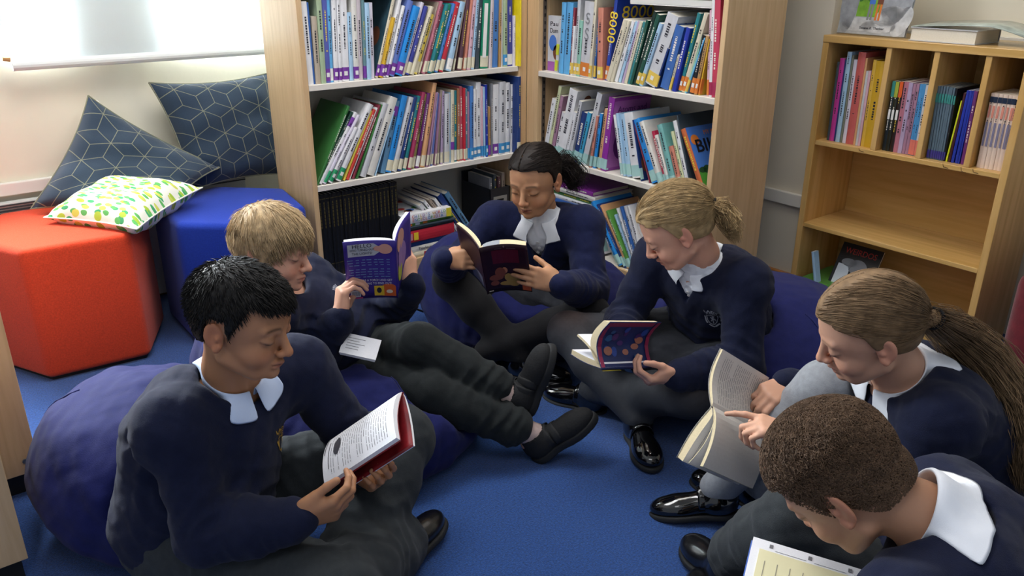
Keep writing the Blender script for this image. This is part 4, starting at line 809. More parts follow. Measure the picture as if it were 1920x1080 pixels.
def net(f, lo, hi, h):
    """surface nets on the level set f = 0"""
    lo = np.asarray(lo, float) - 3 * h; hi = np.asarray(hi, float) + 3 * h; B = 8
    nb = np.ceil((hi - lo) / (h * B)).astype(int); N = nb * B + 1
    cc = np.stack(np.meshgrid(*[lo[i] + (np.arange(nb[i]) + 0.5) * h * B for i in range(3)], indexing='ij'), -1).reshape(-1, 3)
    dc = f(cc); keep = np.abs(dc) < h * B * 1.15
    D = np.repeat(np.repeat(np.repeat(np.where(dc < 0, -1, 1).astype(np.int8).reshape(nb), B, 0), B, 1), B, 2).astype(f32)
    D = np.pad(D, ((0, 1), (0, 1), (0, 1)), mode='edge')
    ids = np.argwhere(keep.reshape(nb)); loc = np.stack(np.meshgrid(*[np.arange(B + 1)] * 3, indexing='ij'), -1).reshape(-1, 3)
    for s in range(0, len(ids), 500):
        g = (ids[s:s + 500, None] * B + loc[None]).reshape(-1, 3); D[g[:, 0], g[:, 1], g[:, 2]] = f(lo + g * h)
    ins = D < 0; c = np.zeros(np.array(N) - 1, np.int8)
    for i in (0, 1):
        for j in (0, 1):
            for k in (0, 1): c += ins[i:N[0] - 1 + i, j:N[1] - 1 + j, k:N[2] - 1 + k]
    act = np.argwhere((c > 0) & (c < 8)); vid = np.full(c.shape, -1, np.int32); vid[tuple(act.T)] = np.arange(len(act))
    cor = np.array([(i, j, k) for i in (0, 1) for j in (0, 1) for k in (0, 1)])
    val = np.stack([D[tuple((act + o).T)] for o in cor], 1); acc = np.zeros((len(act), 3)); cnt = np.zeros(len(act))
    for a in range(8):
        for b in range(a + 1, 8):
            if np.abs(cor[a] - cor[b]).sum() != 1: continue
            va, vb = val[:, a], val[:, b]; m = (va < 0) != (vb < 0); t = np.where(m, va / np.where(m, va - vb, 1), 0)
            acc += np.where(m[:, None], cor[a] + t[:, None] * (cor[b] - cor[a]), 0); cnt += m
    Vt = lo + (act + acc / cnt[:, None]) * h; Q = []
    for ax in range(3):
        sl0 = [slice(1, N[i] - 1) for i in range(3)]; sl1 = list(sl0); sl0[ax] = slice(0, N[ax] - 1); sl1[ax] = slice(1, N[ax])
        e = np.argwhere(ins[tuple(sl0)] != ins[tuple(sl1)]); off = np.array([1, 1, 1]); off[ax] = 0; e = e + off
        if not len(e): continue
        u, v = (ax + 1) % 3, (ax + 2) % 3; du = np.eye(3, dtype=int)[u]; dv = np.eye(3, dtype=int)[v]
        q = np.stack([vid[tuple((e - du - dv).T)], vid[tuple((e - dv).T)], vid[tuple(e.T)], vid[tuple((e - du).T)]], 1)
        fl = ~ins[tuple(e.T)]; q[fl] = q[fl][:, ::-1]; Q.append(q)
    Q = np.concatenate(Q); Q = Q[(Q >= 0).all(1)]
    return Vt, Q
def mesh_obj(name, Vt, Q, mats, parent, base=(0, 0, 0), colors=None, smooth=True, relax=1):
    Vt = Vt.copy()
    for _ in range(relax):   # light smoothing of the net
        acc = np.zeros_like(Vt); cnt = np.zeros(len(Vt))
        for a, b in ((0, 1), (1, 2), (2, 3), (3, 0)):
            np.add.at(acc, Q[:, a], Vt[Q[:, b]]); np.add.at(cnt, Q[:, a], 1); np.add.at(acc, Q[:, b], Vt[Q[:, a]]); np.add.at(cnt, Q[:, b], 1)
        Vt = Vt * 0.5 + 0.5 * acc / np.maximum(cnt, 1)[:, None]
    me = bpy.data.meshes.new(name); me.vertices.add(len(Vt)); me.vertices.foreach_set('co', (Vt - np.asarray(base)).astype(f32).ravel())
    k = Q.shape[1]; me.loops.add(Q.size); me.loops.foreach_set('vertex_index', Q.astype(np.int32).ravel())
    me.polygons.add(len(Q)); me.polygons.foreach_set('loop_start', np.arange(0, Q.size, k, dtype=np.int32))
    me.polygons.foreach_set('use_smooth', np.full(len(Q), smooth))
    for m in (mats if isinstance(mats, (list, tuple)) else [mats]): me.materials.append(m)
    if colors is not None:
        at = me.color_attributes.new('Col', 'FLOAT_COLOR', 'POINT'); c4 = np.ones((len(Vt), 4), f32); c4[:, :3] = colors; at.data.foreach_set('color', c4.ravel())
    me.update(calc_edges=True); me.validate()
    o = bpy.data.objects.new(name, me); C.objects.link(o)
    if parent: o.parent = parent
    return o
def grad(f, P, e=0.002):
    P = np.asarray(P, float); g = np.stack([f(P + np.eye(3)[i] * e) - f(P - np.eye(3)[i] * e) for i in range(3)], 1)
    return g / np.maximum(np.linalg.norm(g, axis=1, keepdims=True), 1e-6)
def onto(f, P, dist, it=6, only_out=False):
    """move points along the gradient until they sit dist above the surface"""
    P = np.array(P, float)
    for _ in range(it):
        d = f(P); step = dist - d
        if only_out: step = np.maximum(step, 0)
        P = P + grad(f, P) * np.clip(step, -0.01, 0.01)[:, None]
    return P
def folds(seed, amp, wl, axis=None, ridge=0.6):
    rs = np.random.RandomState(seed); K = [nrm(rs.randn(3)) * 2 * math.pi / (wl * s) for s in (1.0, 0.72, 0.5, 1.6)]; W = [nrm(rs.randn(3)) * 2 * math.pi / (wl * s) for s in (2.2, 1.7, 1.3, 2.7)]; ph = rs.rand(8) * 6.28
    if axis is not None:
        ax = nrm(axis); K = [k - ax * (k @ ax) * 0.0 + ax * np.linalg.norm(k) * 0.9 for k in K]
    def g(P):
        o = np.zeros(len(P), f32)
        for i in range(4):
            s_ = np.sin(P @ K[i].astype(f32) + f32(1.8) * np.sin(P @ W[i].astype(f32) + f32(ph[i])) + f32(ph[i + 4]))
            o += (f32(ridge) * (1 - 2 * np.abs(s_)) + f32(1 - ridge) * s_) * f32((1, 0.7, 0.45, 0.9)[i])
        return o * f32(amp / 2)
    return g
def crease(c, axis, rad, wl, amp, seed=0, side=None):
    """bunched cloth: ridges across axis around a point, fading out; side keeps them to one side"""
    c = np.asarray(c, f32); ax = nrm(axis).astype(f32); rs = np.random.RandomState(seed); w1 = (nrm(rs.randn(3)) * 55).astype(f32); w2 = (nrm(rs.randn(3)) * 28).astype(f32); sd_ = None if side is None else nrm(side).astype(f32)
    def g(P):
        q = P - c; r2 = np.einsum('ij,ij->i', q, q); o = np.zeros(len(P), f32); n = r2 < (2.2 * rad) ** 2
        if not n.any(): return o
        k = q[n]; e = np.exp(-r2[n] / f32(rad * rad)); ph = (k @ ax) / f32(wl) * f32(6.2832) + f32(1.6) * np.sin(k @ w1) + f32(1.2) * np.sin(k @ w2 + 1)
        s_ = np.sin(ph * f32(0.5)); v = (1 - 2 * np.abs(s_)) * e
        if sd_ is not None: v = v * np.clip(0.5 + (k @ sd_) / f32(rad * 0.7), 0, 1)
        o[n] = -v * f32(amp); return o
    return g
def strands(paths, r0, sides=3):
    """many thin tapering tubes as arrays; paths (n, k, 3)"""
    P = np.asarray(paths, float); n, k, _ = P.shape; T = np.gradient(P, axis=1); T /= np.maximum(np.linalg.norm(T, axis=2, keepdims=True), 1e-9)
    ref = np.where(np.abs(T[..., 2:3]) < 0.9, np.array([0, 0, 1.0]), np.array([1.0, 0, 0])); A = np.cross(T, ref); A /= np.linalg.norm(A, axis=2, keepdims=True); Bv = np.cross(T, A)
    rad = r0 * np.concatenate([np.linspace(0.8, 1, k // 2), np.linspace(1, 0.25, k - k // 2)])[None, :, None]
    ring = [P + (A * math.cos(2 * math.pi * j / sides) + Bv * math.sin(2 * math.pi * j / sides)) * rad for j in range(sides)]
    Vt = np.stack(ring, 2).reshape(-1, 3); base = (np.arange(n)[:, None, None] * k + np.arange(k - 1)[None, :, None]) * sides; j = np.arange(sides)[None, None]; j2 = (j + 1) % sides
    Q = np.stack([base + j, base + j2, base + sides + j2, base + sides + j], -1).reshape(-1, 4); return Vt, Q

# ------------------------------------------------------------------ heads
class Head:
    def __init__(s, c, fwd, up, sc=1.0):
        s.c = np.asarray(c, float); f = nrm(fwd); u = np.asarray(up, float); l = nrm(np.cross(u, f)); u = np.cross(f, l)
        s.M = np.stack([l, f, u], 1); s.sc = sc
    def w(s, x, y, z): return s.c + s.M @ (np.array((x, y, z)) * 0.001 * s.sc)
    def loc(s, P): return (np.asarray(P) - s.c) @ s.M / s.sc
def head_solid(S, H, mouth=0.0, cheeks=1.0, nose=1.0):
    k = H.sc; m = k * 0.001; W = H.w; M = H.M
    E = lambda c, r, kk=0.010, op='+', MM=None: S.ell(W(*c), [v * m for v in r], M if MM is None else MM, kk * k, op)
    Cp = lambda a, b, ra, rb=None, kk=0.006, op='+': S.cap(W(*a), W(*b), ra * m, (ra if rb is None else rb) * m, kk * k, op)
    E((0, -8, 25), (70, 90, 76)); E((0, 22, 2), (63, 58, 60), 0.014); E((0, 24, -38), (55, 54, 50), 0.016); E((0, 36, -70), (40, 44, 29), 0.018)
    E((0, 69, -90), (17, 14, 12), 0.012)
    for sx in (-1, 1):
        E((sx * 33, 50, -44), (24, 25 * cheeks, 24), 0.014); Cp((sx * 46, -2, -62), (sx * 26, 50, -86), 15, 14, 0.016)
        E((sx * 30, 89, -8), (17, 15, 11), 0.010, '-')
        E((sx * 29.5, 68.5, -9), (15, 13, 12.5), 0.003); Cp((sx * 14, 78, 9), (sx * 40, 70, 10), 6, 5, 0.012)
        Cp((sx * 17, 80.2, -17.5), (sx * 42, 70, -16), 1.3, 1.2, 0.003)
        # ear: shell, hollow, rim and lobe
        tl = np.array([[0.94, sx * -0.30, 0.12 * sx], [sx * 0.30, 0.94, -0.15], [-0.07 * sx, 0.18, 0.98]]); MM = M @ tl
        E((sx * 72, -12, -12), (6, 18, 29), 0.003, '+', MM); E((sx * 78.5, -8, -8), (5, 10.5, 18), 0.004, '-', MM); E((sx * 73, -4, -14), (5, 4.5, 7), 0.003)
        Cp((sx * 72, -5, -36), (sx * 71, -1, -30), 7, 6, 0.004)
    Cp((0, 80, -2), (0, 97 * nose, -36), 6.5, 9.0, 0.010); E((0, 97 * nose, -39), (10, 9.5, 8.5), 0.006)
    for sx in (-1, 1): E((sx * 10, 88, -42), (7, 8.5, 7), 0.005); E((sx * 5.5, 95, -47), (3.2, 4.5, 3), 0.003, '-')
    Cp((-14, 79, -65.0), (0, 86, -61.5), 4.2, 5.4, 0.005); Cp((14, 79, -65.0), (0, 86, -61.5), 4.2, 5.4, 0.005); Cp((-10, 80, -71), (10, 80, -71), 5.4, 5.4, 0.006)
    Cp((-19, 79, -66), (0, 89, -66.5), 1.3, 1.6, 0.003, '-'); Cp((19, 79, -66), (0, 89, -66.5), 1.3, 1.6, 0.003, '-')
def skin_colors(Vt, Hd, skin, lip, brow, brow_amt=0.8, scalp=None):
    c = np.tile(np.array(col_lin(skin)[:3]), (len(Vt), 1)); q = Hd.loc(Vt) * 1000; x, y, z = np.abs(q[:, 0]), q[:, 1], q[:, 2]; inh = (np.linalg.norm(q, axis=1) < 135)
    sm = lambda a, b, v: np.clip((v - a) / (b - a), 0, 1) ** 2 * (3 - 2 * np.clip((v - a) / (b - a), 0, 1))
    def blend(col, amt):
        nonlocal c; a = (amt * inh)[:, None]; c = c * (1 - a) + np.array(col) * a
    red = np.array(col_lin(skin)[:3]) * np.array((1.08, 0.80, 0.78))
    blend(red, 0.55 * np.exp(-(((x - 36) / 18) ** 2 + ((z + 44) / 16) ** 2)) * (y > 30)); blend(red, 0.5 * np.exp(-((x / 12) ** 2 + ((z + 40) / 10) ** 2)) * (y > 80)); blend(red, 0.6 * (x > 69) * (np.abs(z + 12) < 30))
    lp = np.exp(-((x / 15) ** 4 + ((z + 67) / 7.5) ** 4)) * (y > 74); blend(col_lin(lip)[:3], 0.85 * lp)
    blend(np.array(col_lin(lip)[:3]) * 0.35, 0.8 * np.exp(-(((z + 66.2) / 1.4) ** 2)) * (x < 19) * (y > 72))
    zb = 13.5 - ((x - 27) / 15) ** 2 * 2.0; br = np.exp(-(((z - zb) / 3.0) ** 2)) * sm(10, 15, x) * (1 - sm(40, 48, x)) * (y > 50); blend(col_lin(brow)[:3], brow_amt * br)
    # lash line at the foot of the lowered lid
    zl = -15.5 + ((x - 29.5) / 14) ** 2 * 4.0; ls = np.exp(-(((z - zl) / 1.7) ** 2)) * sm(17, 22, x) * (1 - sm(42, 47, x)) * (y > 55); blend((0.012, 0.010, 0.010), 0.9 * ls)
    lid = np.exp(-(((x - 29.5) / 13) ** 2 + ((z + 3) / 3.0) ** 2)) * (y > 55); blend(np.array(col_lin(skin)[:3]) * 0.62, 0.5 * lid)
    ns = np.exp(-(((x - 5.5) / 2.6) ** 2 + ((z + 47) / 2.4) ** 2)) * (y > 84); blend((0.03, 0.012, 0.01), 0.85 * ns)
    if scalp is not None: blend(col_lin(scalp)[:3], sm(30, 55, z) * 0.9)
    return c

# ------------------------------------------------------------------ hands
FING = {'i': (0.024, 0.072, (0.035, 0.021, 0.017), 0.0076), 'm': (0.0085, 0.075, (0.039, 0.024, 0.018), 0.0078), 'r': (-0.007, 0.072, (0.036, 0.022, 0.017), 0.0074), 'p': (-0.0215, 0.066, (0.028, 0.017, 0.015), 0.0066)}
def hand_solid(S, wrist, f, n, right=True, curl=None, thumb=(50, 25, 20, 15), sc=1.0, spread=3.0):
    """f: direction of the fingers, n: direction the palm faces, curl: per finger three bend angles"""
    f = nrm(f); n = np.asarray(n, float); n = nrm(n - f * (n @ f)); s = np.cross(f, n) if right else np.cross(n, f); w0 = np.asarray(wrist, float)
    P = lambda a, b, c: w0 + (f * a + s * b + n * c) * sc
    for fx, (b, a, L, r) in FING.items(): S.cap(P(0.010, b * 0.55, 0), P(a, b, 0), 0.0125 * sc, 0.0100 * sc, 0.010)
    S.ell(P(0.036, 0.026, 0.008), (0.014 * sc, 0.026 * sc, 0.012 * sc), np.stack([s, f, n], 1), 0.008); S.ell(P(0.036, -0.018, 0.006), (0.012 * sc, 0.028 * sc, 0.011 * sc), np.stack([s, f, n], 1), 0.008)
    tips = {}
    for q, (fx, (b, a, L, r)) in enumerate(FING.items()):
        cu = curl[fx] if isinstance(curl, dict) else curl; p = P(a, b, 0.001); ang = 0; sp = R((1.5 - q) * spread); d0 = nrm(f * math.cos(sp) + s * math.sin(sp))
        for j in range(3):
            ang += R(cu[j]); d = d0 * math.cos(ang) + n * math.sin(ang); e = p + d * L[j] * sc; S.cap(p, e, r * (1 - 0.09 * j) * sc, r * (0.93 - 0.10 * j) * sc, 0.0025 if j else 0.006); p = e
        tips[fx] = p
    to, tn, b1, b2 = [R(v) for v in thumb]; d = nrm(f * math.cos(to) * math.cos(tn) + s * math.sin(to) * math.cos(tn) + n * math.sin(tn)); p = P(0.016, 0.018, 0.006)
    for j, (L, r) in enumerate(((0.036, 0.0115), (0.027, 0.0092), (0.021, 0.0082))):
        e = p + d * L * sc; S.cap(p, e, r * sc, r * 0.88 * sc, 0.008 if j == 0 else 0.003); p = e
        bend = (b1, b2, 0)[j]; d = nrm(d * math.cos(bend) + nrm(f - d * (f @ d)) * math.sin(bend))
    tips['t'] = p; return tips

# ------------------------------------------------------------------ people
def torso(S, J, infl=0.0, k=0.03, wide=1.0):
    L = nrm(J['shL'] - J['shR']); up = nrm(J['neck'] - J['pel']); F = nrm(np.cross(L, up)); mid = J.get('mid', (J['neck'] + J['pel']) / 2 - F * 0.045); ch = J['neck'] * 0.72 + mid * 0.28 - F * 0.005
    HL = nrm(J['hipL'] - J['hipR']); r = infl
    for sg in (-1, 1):
        S.cap(J['pel'] + HL * sg * 0.048, mid + L * sg * 0.050 * wide, 0.078 + r, 0.068 + r, k); S.cap(mid + L * sg * 0.050 * wide, ch + L * sg * 0.058 * wide - up * 0.035, 0.070 + r, 0.074 + r, k)
        sh = J['shL'] if sg > 0 else J['shR']; S.cap(ch + L * sg * 0.055 - up * 0.03, sh - up * 0.012, 0.068 + r, 0.046 + r, k)
        S.cap(J['neck'] - up * 0.045, sh - up * 0.005, 0.042 + r * 0.8, 0.042 + r, k)
    return F, L, up, mid, ch
def arm(S, J, sd, infl=0.0, k=0.02, r=(0.043, 0.037, 0.032, 0.026), upto=1.0):
    a, b, c = J['sh' + sd], J['el' + sd], J['wr' + sd]; m = b * 0.55 + c * 0.45; e = b + (c - b) * upto
    S.cap(a, b, r[0] + infl, r[1] + infl, k); S.chain([b, m, e], [r[1] + infl, r[2] + infl + 0.002, r[3] + infl], k)
def leg(S, J, sd, infl=0.0, k=0.02, r=(0.072, 0.052, 0.046, 0.032), upto=1.0, calf=0.006):
    a, b, c = J['hip' + sd], J['kn' + sd], J['an' + sd]; e = b + (c - b) * upto
    S.cap(a, b, r[0] + infl, r[1] + infl, k); m = b * 0.65 + c * 0.35; S.chain([b, m, e], [r[1] + infl, r[2] + infl + calf, r[3] + infl], k)
def collar_mesh(J, fwd, up, jump, parent, base, mt, rn=0.050, half_open=8, drop=0.030, width=0.038, stand=0.026, tip=0.018):
    """folded shirt collar: stands round the neck and folds down over the jumper"""
    f = nrm(fwd - np.asarray(up) * np.dot(fwd, up)); u = nrm(up); l = np.cross(u, f); o = J['neck'] + u * 0.008; n = 44; G = np.zeros((n, 7, 3))
    for i in range(n):
        a = R(half_open) + (2 * math.pi - 2 * R(half_open)) * i / (n - 1); fr = abs(math.cos(a / 2)) ** 6; dr = f * math.cos(a) + l * math.sin(a); e = min(i, n - 1 - i) / (n - 1)
        tp = math.exp(-(e / 0.05) ** 2); w_ = width + tip * fr * (0.4 + 0.6 * math.exp(-(e / 0.10) ** 2))
        zf = -0.020 * (0.5 + 0.5 * math.cos(a)); r0 = rn * (1 + 0.06 * math.cos(a))
        prof = [(r0 - 0.001, -0.012), (r0, 0.010), (r0 + 0.003, stand), (r0 + 0.008, stand + 0.002), (r0 + 0.014, stand - 0.008), (r0 + 0.016 + w_ * 0.35, stand - 0.012 - drop * 0.45), (r0 + 0.016 + w_ * 0.75, stand - 0.016 - drop - w_ * 0.30)]
        for j, (r_, h_) in enumerate(prof): G[i, j] = o + dr * r_ + u * (h_ + zf)
    P = G.reshape(-1, 3); outer = np.tile(np.arange(7) >= 4, n)
    P[outer] = onto(jump, P[outer], 0.0045, 8, only_out=True)
    far = np.tile(np.arange(7) >= 5, n); d = jump(P); sel = far & (d > 0.006); P[sel] = onto(jump, P[sel], 0.0055, 5)
    m = MB(); m.grid(P.reshape(n, 7, 3) - np.asarray(base)); ob = m.build('shirt_collar', mt, parent, smooth=True); sd = ob.modifiers.new('s', 'SOLIDIFY'); sd.thickness = 0.0022; sd.offset = 1
    ss = ob.modifiers.new('ss', 'SUBSURF'); ss.levels = 1; ss.render_levels = 1; return ob
def shoe(J, sd, par, base, mt, sole_m, toe, up, heel_off=0.028, L=0.205, w_=0.036, low=True, strap=False, chunky=False):
    an = J['an' + sd]; t = nrm(toe); u = nrm(np.asarray(up) - t * np.dot(up, t)); s = np.cross(t, u); M = np.stack([t, s, u], 1); hd = 0.062 if not chunky else 0.066; q = lambda a, b, c: an + t * a + s * b + u * c
    S = Solid(); S.ell(q(-heel_off + 0.022, 0, -hd + 0.034), (0.040, w_ * 0.88, 0.040), M, 0.01); S.cap(q(0.0, 0, -hd + 0.032), q(0.085, 0, -hd + 0.020), 0.034, 0.026, 0.02)
    S.ell(q(0.100, 0, -hd + 0.018), (0.058, w_ * 1.06, 0.028 if not chunky else 0.032), M, 0.02); S.cap(q(0.0, 0, -0.035), q(0.0, 0, -0.008), 0.036, 0.036, 0.012)
    S.fn(lambda P, z=-hd + 0.004: (P - an.astype(f32)) @ u.astype(f32) - f32(z), an, 0.3, 0.002, '-')
    S.cap(q(0.002, 0, -0.018), q(0.0, 0, 0.05), 0.0305, 0.034, 0.004, '-')
    V_, Q_ = net(S, S.lo, S.hi, 0.0028); o = mesh_obj('shoe', V_, Q_, mt, par, base)
    S2 = Solid(); S2.ell(q(-heel_off + 0.020, 0, -hd), (0.040, w_ * 0.92, 0.05), M, 0.01); S2.ell(q(0.100, 0, -hd), (0.062, w_ * 1.12, 0.05), M, 0.02); S2.cap(q(0, 0, -hd), q(0.09, 0, -hd), 0.030, 0.034, 0.02)
    th = 0.010 if not chunky else 0.017
    S2.fn(lambda P: np.abs((P - an.astype(f32)) @ u.astype(f32) + f32(hd - 0.001)) - f32(th / 2 + 0.002), an, 0.3, 0.003, 'i')
    V_, Q_ = net(S2, S2.lo, S2.hi, 0.0028); so = mesh_obj('sole', V_, Q_, sole_m, o)
    if base is not None: so.data.transform(Matrix.Translation(-Vector(base)))
    if strap:
        for a0 in ((0.030, 0.052) if strap == 2 else (0.036,)):
            m = MB(); pts = [onto(S, [q(a0, w_ * 1.1 * math.cos(a), -hd + 0.014 + 0.052 * math.sin(a))], 0.0012, 8)[0] - np.asarray(base) for a in np.linspace(0.0, math.pi, 12)]
            w2 = 0.011; G = np.array([[p - t * w2, p - t * w2 * 0.5 + u * 0.0012, p + t * w2 * 0.5 + u * 0.0012, p + t * w2] for p in pts]); m.grid(G); st = m.build('strap', sole_m if strap == 2 else mt, o, smooth=True); sd_ = st.modifiers.new('s', 'SOLIDIFY'); sd_.thickness = 0.0022; sd_.offset = 1
    return o
def badge(parent, base, jump, centre, left, up, sz, mt, lines=('LADY', 'ST ROCH')):
    """stitched crest: two arched lines of lettering over a shield with a figure and a ribbon"""
    l = nrm(left); u = nrm(np.asarray(up) - l * np.dot(up, l)); n_ = np.cross(u, l) * -1; n_ = np.cross(l, u); polys = MB()
    def stroke(pts, w_):
        pts = [np.array(p, float) for p in pts]
        for a, b in zip(pts[:-1], pts[1:]):
            d = b - a; k = max(1, int(np.linalg.norm(d) / 0.12)); d2 = d / max(np.linalg.norm(d), 1e-6); p = np.array((-d2[1], d2[0])) * w_
            for i in range(k):
                s0, s1 = a + d * i / k, a + d * (i + 1) / k; polys.add([(*(s0 - p), 0), (*(s1 - p), 0), (*(s1 + p), 0), (*(s0 + p), 0)], [(0, 1, 2, 3)])
    sh = [(-0.42, 0.30), (0.42, 0.30), (0.42, -0.20), (0.30, -0.50), (0.0, -0.72), (-0.30, -0.50), (-0.42, -0.20), (-0.42, 0.30)]; stroke(sh, 0.030)
    stroke([(-0.56, 0.25), (-0.56, -0.22), (-0.48, -0.48)], 0.055); stroke([(-0.42, -0.60), (-0.18, -0.82), (0.0, -0.90)], 0.055); stroke([(0.56, 0.25), (0.56, -0.22), (0.48, -0.48)], 0.055); stroke([(0.42, -0.60), (0.18, -0.82), (0.04, -0.90)], 0.055)
    stroke([(0.0, 0.22), (0.0, -0.58)], 0.05); stroke([(-0.18, 0.12), (0.14, -0.22)], 0.04); stroke([(0.16, 0.20), (-0.18, -0.30)], 0.04); stroke([(0.0, -0.05), (0.20, -0.15), (0.20, -0.40)], 0.035); stroke([(0.0, 0.22), (0.14, 0.18), (0.12, 0.02), (0.0, 0.0)], 0.03)
    for row, (txt, y0) in enumerate(zip(lines, (0.66, 0.44))):
        cu = bpy.data.curves.new('t', 'FONT'); cu.body = txt; cu.size = 0.30; cu.align_x = 'CENTER'; cu.resolution_u = 1; cu.offset = 0.008; tt = bpy.data.objects.new('t', cu); C.objects.link(tt)
        me = bpy.data.meshes.new_from_object(tt.evaluated_get(bpy.context.evaluated_depsgraph_get())); bpy.data.objects.remove(tt)
        vv = np.array([v.co[:] for v in me.vertices]); wd = np.ptp(vv[:, 0]); vv[:, 0] *= (1.15 if row == 0 else 0.85) / wd; vv[:, 1] += y0 - 0.10 * vv[:, 0] ** 2; polys.add(vv, [tuple(p.vertices) for p in me.polygons])
    Vv = np.concatenate(polys.v); P = np.asarray(centre) + np.outer(Vv[:, 0] * sz, l) + np.outer(Vv[:, 1] * sz, u) + n_ * 0.0
    P = onto(jump, P, 0.0016, 8); m = MB(); m.add(P - np.asarray(base), polys.f); o = m.build('badge', mt, parent); return o
# ------------------------------------------------------------------ the six children
def cloth(name, hexc, rough=0.9, **k): return mat(name, hexc, rough, noise=0.10, scale=90, bump=0.35, bscale=700, spec=0.2, sheen=0.06, **k)
navy_m = cloth('navy_sweatshirt', '10162F'); navy2_m = cloth('navy_cardigan_knit', '11183A'); shirt_m = mat('white_shirt_cotton', 'E6EAF2', 0.8, noise=0.02, bump=0.15, bscale=900); blue_shirt_m = mat('pale_blue_shirt_cotton', 'C6D6F2', 0.8, noise=0.02, bump=0.15, bscale=900)
trs_m = cloth('charcoal_trousers', '2E3235'); trs2_m = cloth('dark_grey_trousers', '202425'); skirt_m = cloth('charcoal_skirt', '2A2C32'); black_t = cloth('black_tights', '131316', 0.8)
grey_t = mat('charcoal_tights', '34363C', 0.75, noise=0.12, scale=120, vcol=True); light_t = cloth('light_grey_tights', '8E9298')
shoe_m = mat('black_shoe_leather', '101013', 0.28, bump=0.1, coat=0.5); shoe_s = mat('black_suede', '17181A', 0.85, bump=0.3); sole_m = mat('shoe_sole', '1E1F21', 0.75); pat_m = mat('black_patent_leather', '0B0B0D', 0.1, coat=0.9)
skin_m = mat('skin', 'C89878', 0.5, vcol=True, bump=0.06, bscale=900, spec=0.35)
b_ = skin_m.node_tree.nodes['Principled BSDF']; b_.inputs['Subsurface Weight'].default_value = 0.12; b_.inputs['Subsurface Radius'].default_value = (0.008, 0.003, 0.0015)
badge_w = mat('badge_silver_thread', 'A4A8B4', 0.6); badge_y = mat('badge_gold_thread', 'B08A36', 0.6)
def hair_mat(name, hexc): return mat(name, hexc, 0.55, noise=0.28, scale=60, spec=0.22, stretch=(1, 1, 1))

def hair_field(Hd, t, line, extra=None, k=0.010):
    """shell over the skull, kept only above the hairline; line(y) gives the hairline height in mm"""
    S = Solid(); m = 0.001 * Hd.sc
    S.ell(Hd.w(0, -8, 25), [(70 + t) * m, (90 + t) * m, (76 + t) * m], Hd.M, 0.01); S.ell(Hd.w(0, 22, 4), [(63 + t * 0.8) * m, (58 + t * 0.8) * m, (60 + t) * m], Hd.M, 0.012); S.ell(Hd.w(0, -30, -22), [(52 + t * 0.7) * m, (56 + t * 0.7) * m, (52) * m], Hd.M, 0.02)
    def cut(P):
        q = (P - Hd.c.astype(f32)) @ Hd.M.astype(f32) / f32(Hd.sc) * f32(1000); return (q[:, 2] - line(q[:, 1], np.abs(q[:, 0]))) * f32(0.00085 * Hd.sc)
    S.fn(cut, Hd.c, 0.25, k, '-')
    if extra: extra(S)
    return S
def interp(xs, ys): return lambda v: np.interp(v, xs, ys).astype(f32)
def scalp_roots(Hd, n, line, seed, t=3):
    rs = np.random.RandomState(seed); out = []
    while len(out) < n:
        v = rs.randn(n * 3, 3); v /= np.linalg.norm(v, axis=1, keepdims=True); q = v * np.array((70 + t, 90 + t, 76 + t)) + np.array((0, -8, 25))
        ok = q[:, 2] > line(q[:, 1].astype(f32), np.abs(q[:, 0]).astype(f32)) + 2; out += list(q[ok])
    return np.array(out[:n])
def comb(Hd, roots, flow, length, steps, lift0, lift1, seed, jit=0.25, shell=(70, 90, 76), cen=(0, -8, 25), free=0.0, gravity=0.0):
    """grow strands over the skull shell along flow(q) (mm, head space); returns world-space paths"""
    rs = np.random.RandomState(seed); q = roots.copy(); n = len(q); paths = []; cen = np.array(cen, float); sh = np.array(shell, float); J_ = rs.randn(n, 3) * jit; L = (length(q) if callable(length) else length) * (0.7 + 0.6 * rs.rand(n)); lift = lift1 * (0.5 + rs.rand(n))
    for s in range(steps):
        a = s / (steps - 1); e = (q - cen) / sh; r_ = np.linalg.norm(e, axis=1, keepdims=True); N_ = e / sh; N_ /= np.linalg.norm(N_, axis=1, keepdims=True)
        want = 1 + (lift0 + (lift - lift0) * a)[:, None] / 78; on = e / r_ * want * sh + cen; q = on * (1 - free * a) + q * free * a; paths.append(q.copy())
        F_ = flow(q) + J_; F_ = F_ - N_ * (F_ * N_).sum(1, keepdims=True); F_ /= np.maximum(np.linalg.norm(F_, axis=1, keepdims=True), 1e-6); q = q + F_ * (L / (steps - 1))[:, None] + np.array((0, 0, -gravity * a))
    P = np.stack(paths, 1) * 0.001 * Hd.sc; return Hd.c + P @ Hd.M.T
def hair_object(name, S, Hd, paths, mt, parent, base, h=0.003, r0=0.0007, rough=0.0, seed=0, wl=0.02):
    if rough: S.post.append(folds(seed, rough, wl, ridge=0.3))
    Va, Qa = net(S, S.lo, S.hi, h); Vs, Qs = [Va], [Qa]; k = len(Va)
    for p, r in paths:
        v, q = strands(p, r); Vs.append(v); Qs.append(q + k); k += len(v)
    return mesh_obj(name, np.concatenate(Vs), np.concatenate(Qs), mt, parent, base, relax=0)

